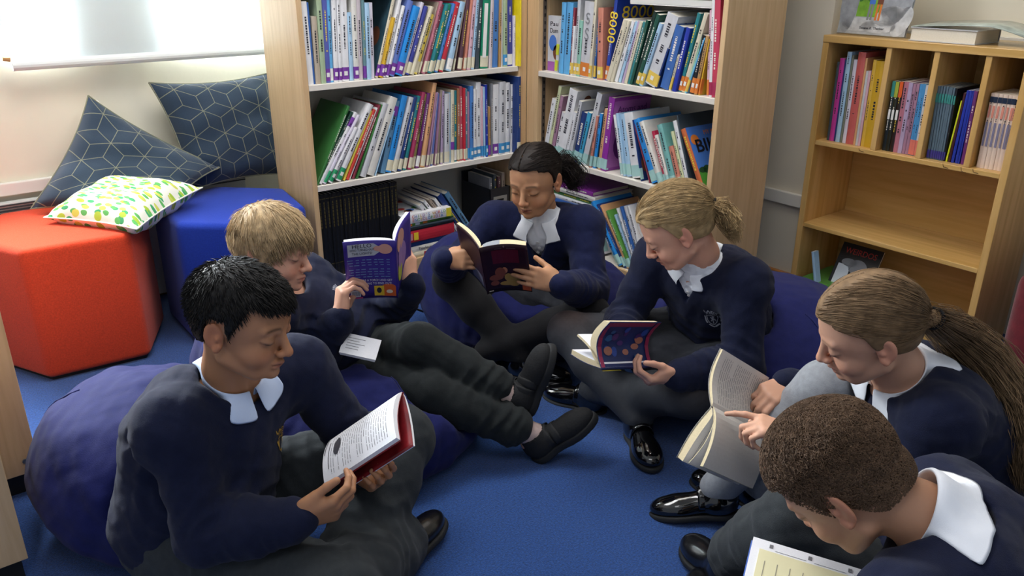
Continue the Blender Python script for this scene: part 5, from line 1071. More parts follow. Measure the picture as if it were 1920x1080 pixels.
def person(p):
    J = {k: np.array(v, float) for k, v in p['J'].items()}; base = (J['pel'][0], J['pel'][1], 0.0); t = thing('person', p['label'], 'person', base); hv = p.get('h', 0.0028)
    Hd = Head(*p['head']); N = J['neck']
    # ---- body: one continuous mesh
    B = Solid(); head_solid(B, Hd, cheeks=p.get('cheeks', 1.0), nose=p.get('nose', 1.0)); nk = p.get('neck_r', 0.042)
    B.cap(Hd.w(0, -22, -52), N * 0.5 + Hd.w(0, -30, -85) * 0.5, nk * 1.04, nk, 0.016); B.cap(N * 0.5 + Hd.w(0, -30, -85) * 0.5, N - V3(0, 0, 0.03), nk, nk * 1.15, 0.02)
    torso(B, J, -0.010)
    for sd in 'RL':
        arm(B, J, sd, -0.006); leg(B, J, sd, -0.008)
        B.cap(J['an' + sd], J['an' + sd] - V3(0, 0, 0.02), 0.027, 0.03, 0.01)
    tips = {}
    for sd in 'RL':
        hd = p['hand' + sd]; B.cap(J['wr' + sd] * 0.75 + J['el' + sd] * 0.25, J['wr' + sd], 0.0255, 0.0215, 0.01); B.cap(J['wr' + sd], J['wr' + sd] + nrm(hd[0]) * 0.02, 0.0205, 0.018, 0.01)
        tips[sd] = hand_solid(B, J['wr' + sd], hd[0], hd[1], sd == 'R', hd[2], hd[3], sc=hd[4] if len(hd) > 4 else 0.97)
    Vb, Qb = net(B, B.lo, B.hi, hv); mesh_obj('body', Vb, Qb, skin_m, t, base, skin_colors(Vb, Hd, p['skin'], p['lip'], p['brow'], p.get('brow_amt', 0.8)))
    # ---- jumper
    S = Solid(); F, L, up, mid, ch = torso(S, J, 0.016, 0.035, p.get('wide', 1.0))
    for sd in 'RL':
        c_ = J['wr' + sd]; arm(S, J, sd, 0.014, 0.03, upto=0.93); d = nrm(c_ - J['el' + sd]); S.cap(c_ - d * 0.045, c_ - d * 0.012, 0.037, 0.034, 0.012); S.cap(c_ - d * 0.012, c_ + d * 0.012, 0.0295, 0.0285, 0.004)
    HL = nrm(J['hipL'] - J['hipR'])
    bl = p.get('belly', 0.030); S.chain([ch + F * (0.022 + p.get('chest', 0.0)) - up * 0.05, mid + F * (0.030 + bl), J['pel'] + F * (0.035 + bl) + up * 0.05], [0.084, 0.088, 0.090], 0.05)
    for sg in (-1, 1): S.cap(J['pel'] + HL * sg * 0.05 + up * 0.02, J['pel'] + HL * sg * 0.05 + up * 0.07, 0.113, 0.104, 0.03)
    jf = folds(p['seed'], 0.0040, 0.15, ridge=0.55); S.post.append(jf)
    for sd in 'RL':
        a_, b_, c_ = J['sh' + sd], J['el' + sd], J['wr' + sd]; ins = nrm((a_ + c_) / 2 - b_)
        S.post += [crease(b_ + ins * 0.02, nrm(c_ - a_), 0.060, 0.030, 0.0060, p['seed'] + 1, ins), crease(b_ * 0.45 + c_ * 0.55, c_ - b_, 0.055, 0.026, 0.0042, p['seed'] + 2), crease(c_ - nrm(c_ - b_) * 0.04, c_ - b_, 0.032, 0.016, 0.0038, p['seed'] + 3), crease(a_ - up * 0.07, nrm(b_ - a_) * 0.6 + L * (0.5 if sd == 'L' else -0.5), 0.075, 0.036, 0.0052, p['seed'] + 4)]
    S.post += [crease(J['pel'] * 0.6 + mid * 0.4 + F * 0.08, up + L * 0.25, 0.13, 0.040, 0.0065, p['seed'] + 5), crease(mid - F * 0.06, up - L * 0.3, 0.13, 0.050, 0.0050, p['seed'] + 6)]
    fine = folds(p['seed'] + 50, 0.0012, 0.055, ridge=0.4); S.post.append(fine)
    clip_lo = J['pel'] - up * 0.035
    S.clips.append(lambda P: (clip_lo.astype(f32) - P) @ up.astype(f32))
    nk_up = nrm(Hd.w(0, -25, -70) - N); ncut = N + nk_up * 0.045
    if p.get('vneck'):
        sh = Solid(); torso(sh, J, 0.007, 0.035); sh.post.append(folds(p['seed'] + 9, 0.0022, 0.03)); sh.cap(N - up * 0.05 + F * 0.012, N + nk_up * 0.022 + F * 0.004, 0.055, 0.050, 0.02)
        Vs, Qs = net(sh, np.minimum(J['neck'], ch) - 0.16, np.maximum(J['neck'], ch) + 0.12, 0.0035)
        so = mesh_obj('shirt', Vs, Qs, shirt_m, t, base); bt = MB()
        for k in range(3):
            q = onto(sh, [N + F * 0.10 - up * (0.03 + 0.036 * k)], 0.0015, 8)[0] - np.array(base); bt.tube([q - F * 0.001, q + F * 0.0015], 0.0048, 10)
        bt.build('button', mat('shirt_button', 'F0F0F0', 0.3), so, smooth=False)
        vb = N + F * 0.06 - up * p['vneck']; vh = p['vneck'] + 0.03
        def wedge(P):
            q = P - vb.astype(f32); u_ = q @ up.astype(f32); l_ = np.abs(q @ L.astype(f32)); f_ = q @ F.astype(f32); return np.maximum(l_ - np.clip(u_, -0.1, 0.3) * f32(0.055 / vh), -(f_ + f32(0.05)))
        S.fn(wedge, vb + up * 0.08, 0.26, 0.006, '-')
    S.cap(N - nk_up * 0.01, N + nk_up * 0.10, 0.058, 0.062, 0.012, '-'); S.ell(N + F * 0.022 + nk_up * 0.02, (0.056, 0.056, 0.040), None, 0.012, '-')
    Vj, Qj = net(S, S.lo, S.hi, p.get('hj', 0.0038)); jo = mesh_obj(p.get('top', 'sweatshirt'), Vj, Qj, p.get('jm', navy_m), t, base)
    if p.get('collar', True): collar_mesh(J, F, nrm(nk_up * 0.75 + up * 0.25), S, t, base, p.get('shirt', shirt_m), **p.get('collar_kw', {}))
    if 'badge' in p:
        a, b, z, mt = p['badge']; c0 = N + L * a - up * z + F * 0.09; badge(jo, base, S, c0, L, up, b, mt)
    # ---- trousers, or tights and skirt
    T = Solid(); infl = p.get('leg_infl', 0.012)
    for sg in (-1, 1): T.cap(J['pel'] + HL * sg * 0.045 + up * 0.05, J['pel'] + HL * sg * 0.05 - V3(0, 0, 0.01), 0.088 + infl * 0.5, 0.088 + infl * 0.5, 0.03)
    for sd in 'RL': leg(T, J, sd, infl, p.get('legk', 0.022), upto=p.get('cuff_at', 0.95), calf=p.get('calf', 0.006), r=(0.074, 0.054, 0.047, 0.036 + p.get('flare', 0.008)))
    T.post.append(folds(p['seed'] + 3, p.get('leg_fold', 0.0045), 0.15, ridge=0.55)); T.post.append(folds(p['seed'] + 4, p.get('leg_fold', 0.0045) * 0.3, 0.06, ridge=0.4))
    if p.get('leg_fold', 1) > 0.003:
        for sd in 'RL':
            h_, k_, a_ = J['hip' + sd], J['kn' + sd], J['an' + sd]; bk = nrm((h_ + a_) / 2 - k_); T.post += [crease(k_ + bk * 0.03, nrm(a_ - h_), 0.075, 0.036, 0.0070, p['seed'] + 11, bk), crease(k_ * 0.35 + a_ * 0.65, a_ - k_, 0.08, 0.045, 0.0055, p['seed'] + 12), crease(a_ + nrm(k_ - a_) * 0.04, a_ - k_, 0.045, 0.022, 0.0050, p['seed'] + 13), crease(h_ * 0.7 + k_ * 0.3 + V3(0, 0, 0.05), nrm(k_ - h_) + HL * 0.5, 0.08, 0.038, 0.0060, p['seed'] + 14)]
    T.fn(lambda P: P[:, 2] - f32(0.004), J['pel'], 0.9, 0.004, '-')
    Vt, Qt = net(T, T.lo, T.hi, 0.004); colr = None
    if p.get('sheer'):
        colr = np.tile(np.array(col_lin(p['sheer'][0])[:3]), (len(Vt), 1))
        for sd in 'RL': w_ = np.exp(-(np.linalg.norm(Vt - (J['kn' + sd] + V3(0, 0, 0.05)), axis=1) / 0.045) ** 2)[:, None] * 0.55; colr = colr * (1 - w_) + np.array(col_lin(p['sheer'][1])[:3]) * w_
    mesh_obj(p['legname'], Vt, Qt, p['lm'], t, base, colr)
    if p.get('skirt'):
        K = Solid(); e = p['skirt']
        for sg in (-1, 1): K.cap(J['pel'] + HL * sg * 0.045 + up * 0.06, J['pel'] + HL * sg * 0.05, 0.098, 0.102, 0.03)
        for sd in 'RL': K.cap(J['hip' + sd], J['hip' + sd] + (J['kn' + sd] - J['hip' + sd]) * e, 0.094, 0.082, 0.05)
        K.cap((J['hipR'] + J['hipL']) / 2, ((J['hipR'] + J['hipL']) / 2) * (1 - e) + e * (J['knR'] + J['knL']) / 2 + V3(0, 0, -0.02), 0.09, 0.085, 0.06); K.post.append(folds(p['seed'] + 7, 0.005, 0.11, ridge=0.5)); K.fn(lambda P: P[:, 2] - f32(0.004), J['pel'], 0.9, 0.004, '-')
        Vk, Qk = net(K, K.lo, K.hi, 0.0042); mesh_obj('skirt', Vk, Qk, skirt_m, t, base)
    for sd in 'RL':
        if 'shoe' + sd in p: toe, upv, kw = p['shoe' + sd]; shoe(J, sd, t, base, p.get('shm', shoe_m), sole_m, toe, upv, **kw)
    if 'socks' in p:
        for sd in 'RL':
            k = Solid(); d = nrm(J['kn' + sd] - J['an' + sd]); k.cap(J['an' + sd] - d * 0.02, J['an' + sd] + d * 0.03, 0.0325, 0.031, 0.004); v, q = net(k, k.lo, k.hi, 0.003); mesh_obj('sock', v, q, p['socks'], t, base)
    p['hairfn'](Hd, t, base, N, F, L, up)
    p['solids'] = (S, T, B); p['tips'] = tips; p['Hd'] = Hd
    return t

# ---- hair of each child
def hair_b1(Hd, t, base, *a):
    ln = lambda y, x: np.where(y > 40, 52 - (y - 40) * 0.12 + 0.10 * (x - 20), np.where(y > 8, np.interp(y, (8, 13, 24, 40), (20, -14, 8, 42)), np.interp(y, (-95, -60, -40, -31, 8), (-54, -52, -42, 16, 24)))).astype(f32)
    m = hair_mat('black_hair', '12100F'); S = hair_field(Hd, 9, ln)
    rt = scalp_roots(Hd, 5200, ln, 3, 5); wh = np.array((8, -62, 95.0))
    fl = lambda q: (q - wh) * 0.02 + np.array((0, 0.5, -0.2)) * (q[:, 1:2] > 0) + np.array((0, 0, -1.0)) * (np.abs(q[:, 0:1]) > 50)
    P = comb(Hd, rt, fl, lambda q: 7 + 13 * np.clip((q[:, 2] - 20) / 50, 0, 1), 6, 8, 13, 4, jit=0.30, free=0.25)
    fr = rt[(rt[:, 1] > 45) & (rt[:, 2] < 85)]; fr = fr[np.random.RandomState(1).randint(0, len(fr), 900)]; P2 = comb(Hd, fr, lambda q: np.array((0, 0.8, -0.8)) + q * np.array((0.004, 0, 0)), 13, 6, 9, 12, 5, jit=0.22, free=0.2)
    hair_object('hair', S, Hd, [(P, 0.0008), (P2, 0.0008)], m, t, base, rough=0.002, seed=3, wl=0.012)
def hair_b2(Hd, t, base, *a):
    ln = lambda y, x: np.where(y > 45, 42 + 0.12 * (x - 20), np.where(y > 12, np.interp(y, (12, 26, 45), (-30, -8, 30)), np.interp(y, (-95, -55, -25, 12), (-55, -60, -50, -34)))).astype(f32)
    m = hair_mat('blond_hair', 'B69C76'); S = hair_field(Hd, 12, ln); rt = scalp_roots(Hd, 6000, ln, 5, 6); wh = np.array((0, -55, 98.0))
    fl = lambda q: (q - wh) * 0.016 + np.array((0, 0, -1.1)) * (np.abs(q[:, 0:1]) > 40) + np.array((-0.5, 0.5, 0)) * (q[:, 2:3] > 60)
    P = comb(Hd, rt, fl, 52, 8, 8, 15, 6, jit=0.22, free=0.25)
    fr = rt[(rt[:, 1] > 45)]; fr = fr[np.random.RandomState(2).randint(0, len(fr), 700)]; P2 = comb(Hd, fr, lambda q: np.array((-0.7, 0.3, -0.9)), 34, 7, 9, 10, 5, jit=0.2, free=0.2)
    hair_object('hair', S, Hd, [(P, 0.0008), (P2, 0.0008)], m, t, base, rough=0.0014, seed=4, wl=0.02)
def slick(Hd, t, base, hexc, name, knot, tail, rad, seed, part=None, thick=7, sidez=-12, wisps=120, tail_n=500, wave=0.004, bob=None, line_top=58, frizz=0.35):
    """hair drawn back into a ponytail: knot in head space (mm), tail as world points"""
    ln = lambda y, x: np.where(y > 30, line_top - 0.02 * (x - 20) ** 2 * 0.3 - (x > 45) * 6, np.where(y > 5, np.interp(y, (5, 16, 30), (sidez, 22, 46)), np.interp(y, (-95, -60, -25, 5), (-48, -56, -40, sidez)))).astype(f32)
    m = hair_mat(name, hexc); S = hair_field(Hd, thick, ln); kn = np.array(knot, float); K = Hd.w(*kn); tail = [np.array(q, float) for q in tail]
    if part is not None: S.fn(lambda P: (lambda q: np.maximum(np.abs(q[:, 0] - f32(part)) - f32(1.5), np.maximum(f32(-25) - q[:, 1], f32(40) - q[:, 2])) * f32(0.001))((P - Hd.c.astype(f32)) @ Hd.M.astype(f32) / f32(Hd.sc) * f32(1000)), Hd.w(part, 20, 80), 0.09, 0.002, '-')
    S.chain([Hd.w(*(kn * 0.86 + np.array((0, 2, 2)))), K], [0.018, 0.014], 0.012)
    TS = [K] + tail; rr = rad if not np.isscalar(rad) else [rad] * len(TS); S.chain(TS, [r * 0.72 for r in rr], 0.012)
    rt = scalp_roots(Hd, 3600, ln, seed, 4)
    def fl(q):
        d = kn - q; d /= np.linalg.norm(d, axis=1, keepdims=True)
        if part is not None: side = np.sign(q[:, 0:1] - part); d = d + np.concatenate([side * 0.9, np.zeros_like(side), -0.3 + 0 * side], 1) * np.exp(-((q[:, 0:1] - part) / 22) ** 2) * (q[:, 2:3] > 55)
        return d
    P = comb(Hd, rt, fl, 70, 9, thick - 2, thick + 2, seed + 1, jit=0.05); rs = np.random.RandomState(seed); paths = [(P, 0.0007)]
    # tail strands follow the tail line with an offset
    ts = np.linspace(0, len(TS) - 1, 16); cl = np.array([np.array(TS[int(i)]) * (1 - (i % 1)) + np.array(TS[min(int(i) + 1, len(TS) - 1)]) * (i % 1) for i in ts]); ra = np.interp(ts, range(len(rr)), rr)
    off = rs.randn(tail_n, 3); off /= np.linalg.norm(off, axis=1, keepdims=True); off *= (rs.rand(tail_n, 1) ** 0.5); ph = rs.rand(tail_n, 1, 1) * 6.28
    wv = np.sin(np.linspace(0, 9, 16)[None, :, None] + ph + np.array((0, 1.3, 2.6))) * wave * np.linspace(0.2, 1.5, 16)[None, :, None]
    paths.append((cl[None] + off[:, None] * ra[None, :, None] * (1 + frizz * rs.rand(tail_n, 1, 1)) + wv, 0.0007))
    if wisps:
        ws = rt[rs.randint(0, len(rt), wisps)]; paths.append((comb(Hd, ws, fl, 55, 8, thick, thick + 5, seed + 5, jit=0.35, free=0.5), 0.00035))
    hair_object('hair', S, Hd, paths, m, t, base, rough=0.0006, seed=seed, wl=0.015)
    o = MB(); c0 = K - np.array(base); d = nrm(TS[1] - K); a_ = np.cross(d, V3(0.3, 0.5, 0.8)); a_ = nrm(a_); b_ = np.cross(d, a_); rg = rr[0] * 0.80 + 0.002
    o.tube([c0 + (a_ * math.cos(x) + b_ * math.sin(x)) * rg for x in np.linspace(0, 2 * math.pi, 20)], 0.005, 8, cap=False); o.build('hair_band', black_t, t, smooth=True)
def hair_b6(Hd, t, base, *a):
    ln = lambda y, x: np.where(y > 40, 46.0, np.where(y > 6, np.interp(y, (6, 18, 40), (-26, 0, 36)), np.interp(y, (-95, -50, -22, 6), (-50, -50, -22, 8)))).astype(f32)
    m = hair_mat('curly_brown_hair', '66503E'); S = hair_field(Hd, 5.5, ln, k=0.014); rs = np.random.RandomState(4); rt = scalp_roots(Hd, 15000, ln, 9, 4); steps = 8; tt = np.linspace(0, 1, steps)
    v_ = rs.randn(22000, 3); v_ /= np.linalg.norm(v_, axis=1, keepdims=True); e_ = v_ * np.array((57, 61, 56)) + np.array((0, -30, -22)); e_ = e_[(e_[:, 2] > ln(e_[:, 1].astype(f32), np.abs(e_[:, 0]).astype(f32))) & ((((e_ - np.array((0, -8, 25))) / np.array((71, 91, 77))) ** 2).sum(1) > 1)][:6000]
    nm1 = (rt - np.array((0, -8, 25))) / np.array((70, 90, 76)) ** 2; nm2 = (e_ - np.array((0, -30, -22))) / np.array((54, 58, 53)) ** 2; rt = np.concatenate([rt, e_]); e = np.concatenate([nm1, nm2]); n = len(rt); nn = e / np.linalg.norm(e, axis=1, keepdims=True); a1 = np.cross(nn, rs.randn(n, 3)); a1 /= np.linalg.norm(a1, axis=1, keepdims=True); b1 = np.cross(nn, a1)
    low = np.clip((rt[:, 2] - 5) / 60, 0.25, 1.0)[:, None, None]; turn = 7.5 * tt[None, :, None] + rs.rand(n, 1, 1) * 6; rad = 4.6 * low
    q = rt[:, None] + nn[:, None] * (4.5 + 7.5 * tt[None, :, None] * low) + (a1[:, None] * np.cos(turn) + b1[:, None] * np.sin(turn)) * rad * tt[None, :, None] ** 0.5
    hair_object('hair', S, Hd, [(Hd.c + (q * 0.001 * Hd.sc) @ Hd.M.T, 0.0007)], m, t, base, rough=0.0008, seed=8, wl=0.010)
CURL = dict(i=(35, 45, 25), m=(38, 48, 28), r=(42, 50, 30), p=(45, 50, 30))
def C_(a, b, c): return dict(i=(a, b, c), m=(a + 2, b + 3, c), r=(a + 5, b + 4, c), p=(a + 8, b + 4, c))
KIDS = {}
KIDS['b1'] = dict(label='boy with short black hair on the left, cross-legged on a beanbag, reading a white-paged paperback', seed=11, head=((0.4349, 1.3087, 0.6176), (0.5877, -0.784, -0.2), (0.1555, -0.1331, 0.9788), 0.945),
    J=dict(neck=(0.420, 1.362, 0.482), pel=(0.325, 1.47, 0.17), shR=(0.297, 1.318, 0.450), shL=(0.562, 1.400, 0.446), elR=(0.302, 1.245, 0.262), wrR=(0.424, 1.142, 0.296), elL=(0.648, 1.345, 0.262), wrL=(0.612, 1.262, 0.256),
           hipR=(0.290, 1.405, 0.15), hipL=(0.395, 1.475, 0.15), knR=(0.452, 1.070, 0.165), knL=(0.742, 1.335, 0.235), anR=(0.665, 1.235, 0.068), anL=(0.520, 1.180, 0.085)),
    handR=((0.80, -0.38, 0.16), (0.34, 0.80, 0.32), C_(30, 42, 28), (30, 10, 5, 5)), handL=((0.10, -0.95, 0.15), (-0.50, 0.05, 0.85), C_(25, 40, 25), (45, 20, 20, 15)),
    belly=0.070, chest=0.030, skin='AE7C5A', lip='9C5C4C', brow='1A1412', hairfn=hair_b1, shirt=blue_shirt_m, collar_kw=dict(half_open=6, width=0.026, tip=0.004, drop=0.020, rn=0.048), badge=(0.060, 0.042, 0.110, badge_y), legname='trousers', lm=trs_m, leg_infl=0.020, flare=0.016, shm=shoe_m, shoeR=((0.80, 0.42, 0.05), (-0.2, 0.3, 1), {}), shoeL=((-0.7, -0.5, -0.1), (0.3, -0.5, 0.8), {}), h=0.0024)
KIDS['b2'] = dict(label='blond boy lying back on a blue beanbag with legs stretched out, reading a purple paperback', seed=22, head=((0.676, 1.7565, 0.5757), (0.6423, -0.7584, -0.1113), (0.1583, -0.0108, 0.9873), 0.93),
    J=dict(neck=(0.700, 1.800, 0.450), pel=(0.850, 1.825, 0.185), shR=(0.628, 1.715, 0.430), shL=(0.800, 1.885, 0.430), elR=(0.708, 1.735, 0.245), wrR=(0.781, 1.656, 0.396), elL=(0.985, 1.815, 0.290), wrL=(0.998, 1.680, 0.420),
           hipR=(0.815, 1.770, 0.185), hipL=(0.905, 1.860, 0.185), knR=(0.940, 1.520, 0.205), knL=(0.960, 1.590, 0.300), anR=(1.150, 1.372, 0.075), anL=(1.130, 1.440, 0.165)),
    handR=((0.28, 0.22, 0.88), (0.93, -0.20, -0.15), C_(42, 52, 30), (40, 40, 15, 10)), handL=((0.15, 0.35, 0.88), (-0.45, 0.85, -0.20), C_(22, 40, 30), (35, 35, 15, 10)),
    skin='D6A288', lip='B86E62', brow='9A7A54', brow_amt=0.5, hairfn=hair_b2, collar=False, badge=(0.045, 0.034, 0.090, badge_w), legname='trousers', lm=trs2_m, leg_infl=0.004, flare=0.014, cuff_at=0.80, calf=0.002, legk=0.010, shm=shoe_s, shoeR=((0.50, -0.38, 0.52), (-0.60, 0.40, 0.75), dict(chunky=True, strap=2)), shoeL=((0.30, -0.12, 0.90), (-0.85, 0.40, 0.35), dict(chunky=True, strap=2)), socks=cloth('pale_sock', 'B8A29C'))
KIDS['g3'] = dict(label='dark-haired girl at the centre reading a dark red paperback on a beanbag', seed=33, head=((1.5386, 1.8374, 0.5893), (-0.8832, -0.4044, -0.2375), (-0.2321, -0.0631, 0.9706), 0.99),
    J=dict(neck=(1.585, 1.862, 0.452), pel=(1.690, 1.955, 0.170), shR=(1.490, 1.968, 0.432), shL=(1.672, 1.758, 0.432), elR=(1.345, 2.000, 0.300), wrR=(1.222, 1.862, 0.392), elL=(1.600, 1.640, 0.270), wrL=(1.405, 1.560, 0.366),
           hipR=(1.630, 2.010, 0.155), hipL=(1.700, 1.885, 0.155), knR=(1.318, 1.972, 0.270), knL=(1.570, 1.605, 0.215), anR=(1.405, 1.728, 0.075), anL=(1.335, 1.815, 0.080)),
    handR=((0.40, -0.86, 0.15), (0.70, 0.60, -0.30), C_(14, 16, 8), (30, 35, 10, 5)), handL=((-0.72, 0.52, 0.24), (0.56, 0.76, -0.24), C_(12, 14, 8), (35, 30, 10, 5)),
    skin='B88866', lip='8E4E46', brow='231916', top='cardigan', jm=navy2_m, vneck=0.125, legname='tights', lm=black_t, leg_infl=0.002, flare=0.0, leg_fold=0.001, cuff_at=1.0, skirt=0.55, shm=pat_m, shoeR=((0.55, -0.80, 0.0), (0.1, 0.1, 1), dict(strap=1)), shoeL=((-0.45, 0.70, 0.0), (-0.4, -0.2, 1), dict(strap=1)), collar_kw=dict(width=0.032, tip=0.012, half_open=12),
    hairfn=lambda Hd, t, base, *a: slick(Hd, t, base, '1E1714', 'dark_brown_hair', (30, -100, 8), [Hd.w(48, -128, -8), Hd.w(60, -138, -45), Hd.w(58, -128, -85)], [0.018, 0.030, 0.036, 0.018], 31, part=-8, thick=6, wave=0.010, frizz=0.6))
KIDS['g4'] = dict(label='girl with fair tied-back hair and silver badge, head bowed over a paperback in her lap', seed=44, head=((1.541, 1.2816, 0.5819), (-0.5662, 0.6009, -0.5642), (-0.4506, 0.3476, 0.8223), 1.0),
    J=dict(neck=(1.628, 1.268, 0.468), pel=(1.810, 1.300, 0.175), shL=(1.648, 1.135, 0.445), shR=(1.618, 1.400, 0.445), elL=(1.590, 1.075, 0.255), wrL=(1.405, 1.130, 0.262), elR=(1.530, 1.430, 0.262), wrR=(1.415, 1.330, 0.262),
           hipL=(1.800, 1.225, 0.15), hipR=(1.790, 1.370, 0.15), knL=(1.468, 1.130, 0.185), knR=(1.432, 1.550, 0.215), anR=(1.430, 1.262, 0.072), anL=(1.450, 1.462, 0.060)),
    handL=((-0.85, 0.40, -0.10), (0.15, 0.60, 0.75), C_(45, 50, 30), (35, 30, 15, 10)), handR=((-0.75, -0.55, 0.10), (0.2, -0.2, 0.9), C_(25, 30, 20), (40, 25, 20, 15)),
    skin='D4A088', lip='B87066', brow='9A7850', brow_amt=0.5, hairfn=lambda Hd, t, base, *a: slick(Hd, t, base, 'A88E66', 'fair_hair', (10, -102, 4), [Hd.w(16, -118, -20), Hd.w(26, -118, -55), Hd.w(30, -105, -90)], [0.014, 0.019, 0.022, 0.010], 41, thick=9, wave=0.009, wisps=260, frizz=0.8),
    badge=(0.072, 0.036, 0.108, badge_w), legname='tights', lm=grey_t, sheer=('2C2E34', '6A5650'), leg_infl=0.003, flare=0.0, leg_fold=0.001, cuff_at=1.0, skirt=0.62, vneck=0.070, top='cardigan', collar_kw=dict(width=0.016, tip=0.002, drop=0.014), shm=pat_m, shoeR=((-0.50, -0.80, 0.0), (0, 0, 1), dict(strap=1)), shoeL=((-0.25, 0.75, 0.0), (0, 0, 1), dict(strap=1)))
KIDS['g5'] = dict(label='girl with long light-brown ponytail at the right, pointing at a page of her open book', seed=55, head=((1.3625, 0.6626, 0.5743), (-0.5911, 0.6861, -0.4241), (-0.4042, 0.2031, 0.8918), 0.985),
    J=dict(neck=(1.450, 0.628, 0.462), pel=(1.680, 0.555, 0.145), shL=(1.392, 0.512, 0.432), shR=(1.530, 0.742, 0.432), elL=(1.300, 0.568, 0.250), wrL=(1.268, 0.712, 0.348), elR=(1.568, 0.812, 0.260), wrR=(1.462, 0.862, 0.335),
           hipL=(1.640, 0.490, 0.13), hipR=(1.720, 0.640, 0.13), knR=(1.462, 0.775, 0.362), knL=(1.340, 0.620, 0.185), anR=(1.341, 0.931, 0.075), anL=(1.455, 0.905, 0.060)),
    handL=((-0.55, 0.80, 0.20), (-0.05, 0.25, -0.95), dict(i=(8, 12, 8), m=(40, 65, 35), r=(45, 70, 40), p=(48, 70, 40)), (35, 30, 25, 20)), handR=((-0.93, 0.05, -0.05), (-0.05, 0.30, -0.9), C_(35, 45, 30), (40, 25, 20, 15)),
    skin='CC9C82', lip='AE6C60', brow='6E5540', brow_amt=0.5, hairfn=lambda Hd, t, base, *a: slick(Hd, t, base, '7A6248', 'light_brown_hair', (22, -106, -8), [(1.545, 0.585, 0.540), (1.605, 0.545, 0.480), (1.615, 0.485, 0.420), (1.590, 0.425, 0.345), (1.560, 0.390, 0.270)], [0.018, 0.030, 0.038, 0.040, 0.034, 0.012], 51, part=-18, thick=8, wave=0.014, wisps=30, frizz=0.7, tail_n=1100, sidez=-8),
    badge=(0.070, 0.036, 0.105, badge_y), legname='tights', lm=light_t, leg_infl=0.004, flare=0.0, leg_fold=0.0015, cuff_at=1.0, skirt=0.45, shm=pat_m, shoeR=((-0.55, 0.60, -0.12), (0.2, 0.2, 1), dict(strap=1)), shoeL=((-0.3, 0.9, 0), (0, 0, 1), dict(strap=1)))
KIDS['b6'] = dict(label='boy with short curly brown hair in the lower right corner, bent over a white book', seed=66, head=((0.9477, 0.4627, 0.5368), (-0.1068, 0.6148, -0.7814), (-0.336, 0.7173, 0.6104), 0.975),
    J=dict(neck=(1.015, 0.350, 0.500), pel=(1.130, 0.220, 0.150), shR=(1.155, 0.400, 0.440), shL=(0.885, 0.310, 0.445), elR=(1.25, 0.50, 0.27), wrR=(1.12, 0.40, 0.31), elL=(0.780, 0.230, 0.270), wrL=(0.735, 0.400, 0.330),
           hipR=(1.190, 0.270, 0.14), hipL=(1.050, 0.230, 0.14), knR=(1.085, 0.590, 0.310), knL=(0.850, 0.500, 0.170), anR=(1.150, 0.756, 0.085), anL=(1.060, 0.690, 0.060)),
    handR=((-0.60, -0.75, 0.10), (-0.5, 0.4, 0.6), C_(30, 35, 20), (40, 25, 20, 15)), handL=((0.2, 0.75, 0.1), (0.6, 0, 0.7), C_(30, 35, 20), (40, 25, 20, 15)),
    skin='B4866A', lip='8E5A4C', brow='4A382C', hairfn=hair_b6, legname='trousers', lm=trs_m, leg_infl=0.008, flare=0.012, cuff_at=0.84, shm=shoe_m, shoeR=((0.34, 0.90, -0.10), (0, 0, 1), {}), shoeL=((0.5, 0.8, 0), (0, 0, 1), {}), h=0.0024, collar_kw=dict(width=0.042, stand=0.034))
for k in KIDS: person(KIDS[k])

# ------------------------------------------------------------------ beanbags, dented by whoever sits on them
bag_m = mat('beanbag_navy', '171C52', 0.85, noise=0.08, scale=60, bump=0.25, bscale=500, spec=0.2, sheen=0.06)
def beanbag(label, c, r, who, seed, bumps=()):
    S = Solid(); c = np.array(c, float); S.ell(c, r, None, 0.05); S.ell(c + V3(0, 0, -0.05), (r[0] * 0.97, r[1] * 0.97, 0.15), None, 0.06)
    for b, br in bumps: S.ell(b, br, None, 0.09)
    rs = np.random.RandomState(seed); fo = folds(seed, 0.010, 0.26, ridge=0.5); fi = folds(seed + 1, 0.0030, 0.10, ridge=0.5); S.post += [fo, fi]
    T = Solid(); T.__dict__.update(S.__dict__); Sj, St, Sb = KIDS[who]['solids']
    others = list(bagsolids); f = lambda P: smax(smax(np.maximum.reduce([S(P)] + [-o(P) + f32(0.003) for o in others]), -(np.minimum(Sj(P), St(P)) - f32(0.004)), 0.03), f32(0.002) - P[:, 2], 0.02)
    V_, Q_ = net(f, (S.lo[0] - 0.02, S.lo[1] - 0.02, 0), (S.hi[0] + 0.02, S.hi[1] + 0.02, S.hi[2] + 0.03), 0.0065)
    bagsolids.append(S); t = thing('beanbag', label, 'beanbag', (c[0], c[1], 0)); mesh_obj('cover', V_, Q_, bag_m, t, (c[0], c[1], 0))
    for a0 in (0.4, 2.5, 4.6):   # piped seams running over the side
        pts = [np.array((c[0] + r[0] * 1.0 * math.cos(a0 + 0.15 * z) * math.cos(z), c[1] + r[1] * math.sin(a0 + 0.15 * z) * math.cos(z), c[2] + r[2] * math.sin(z))) for z in np.linspace(-0.35, 1.0, 16)]
        pts = onto(f, np.array(pts), 0.0005, 10) - np.array((c[0], c[1], 0)); m = MB(); m.tube(list(pts), 0.0022, 6); m.build('seam', bag_m, t, smooth=True)
    return t
bags = {}; bagsolids = []
bags[1] = beanbag('navy beanbag at lower left under the black-haired boy', (0.365, 1.755, 0.145), (0.255, 0.30, 0.165), 'b1', 1, [((0.29, 1.75, 0.20), (0.165, 0.21, 0.12))])
bags[2] = beanbag('navy beanbag under the blond boy lying back', (0.865, 1.745, 0.125), (0.335, 0.325, 0.155), 'b2', 2, [((0.70, 1.93, 0.22), (0.20, 0.20, 0.15))])
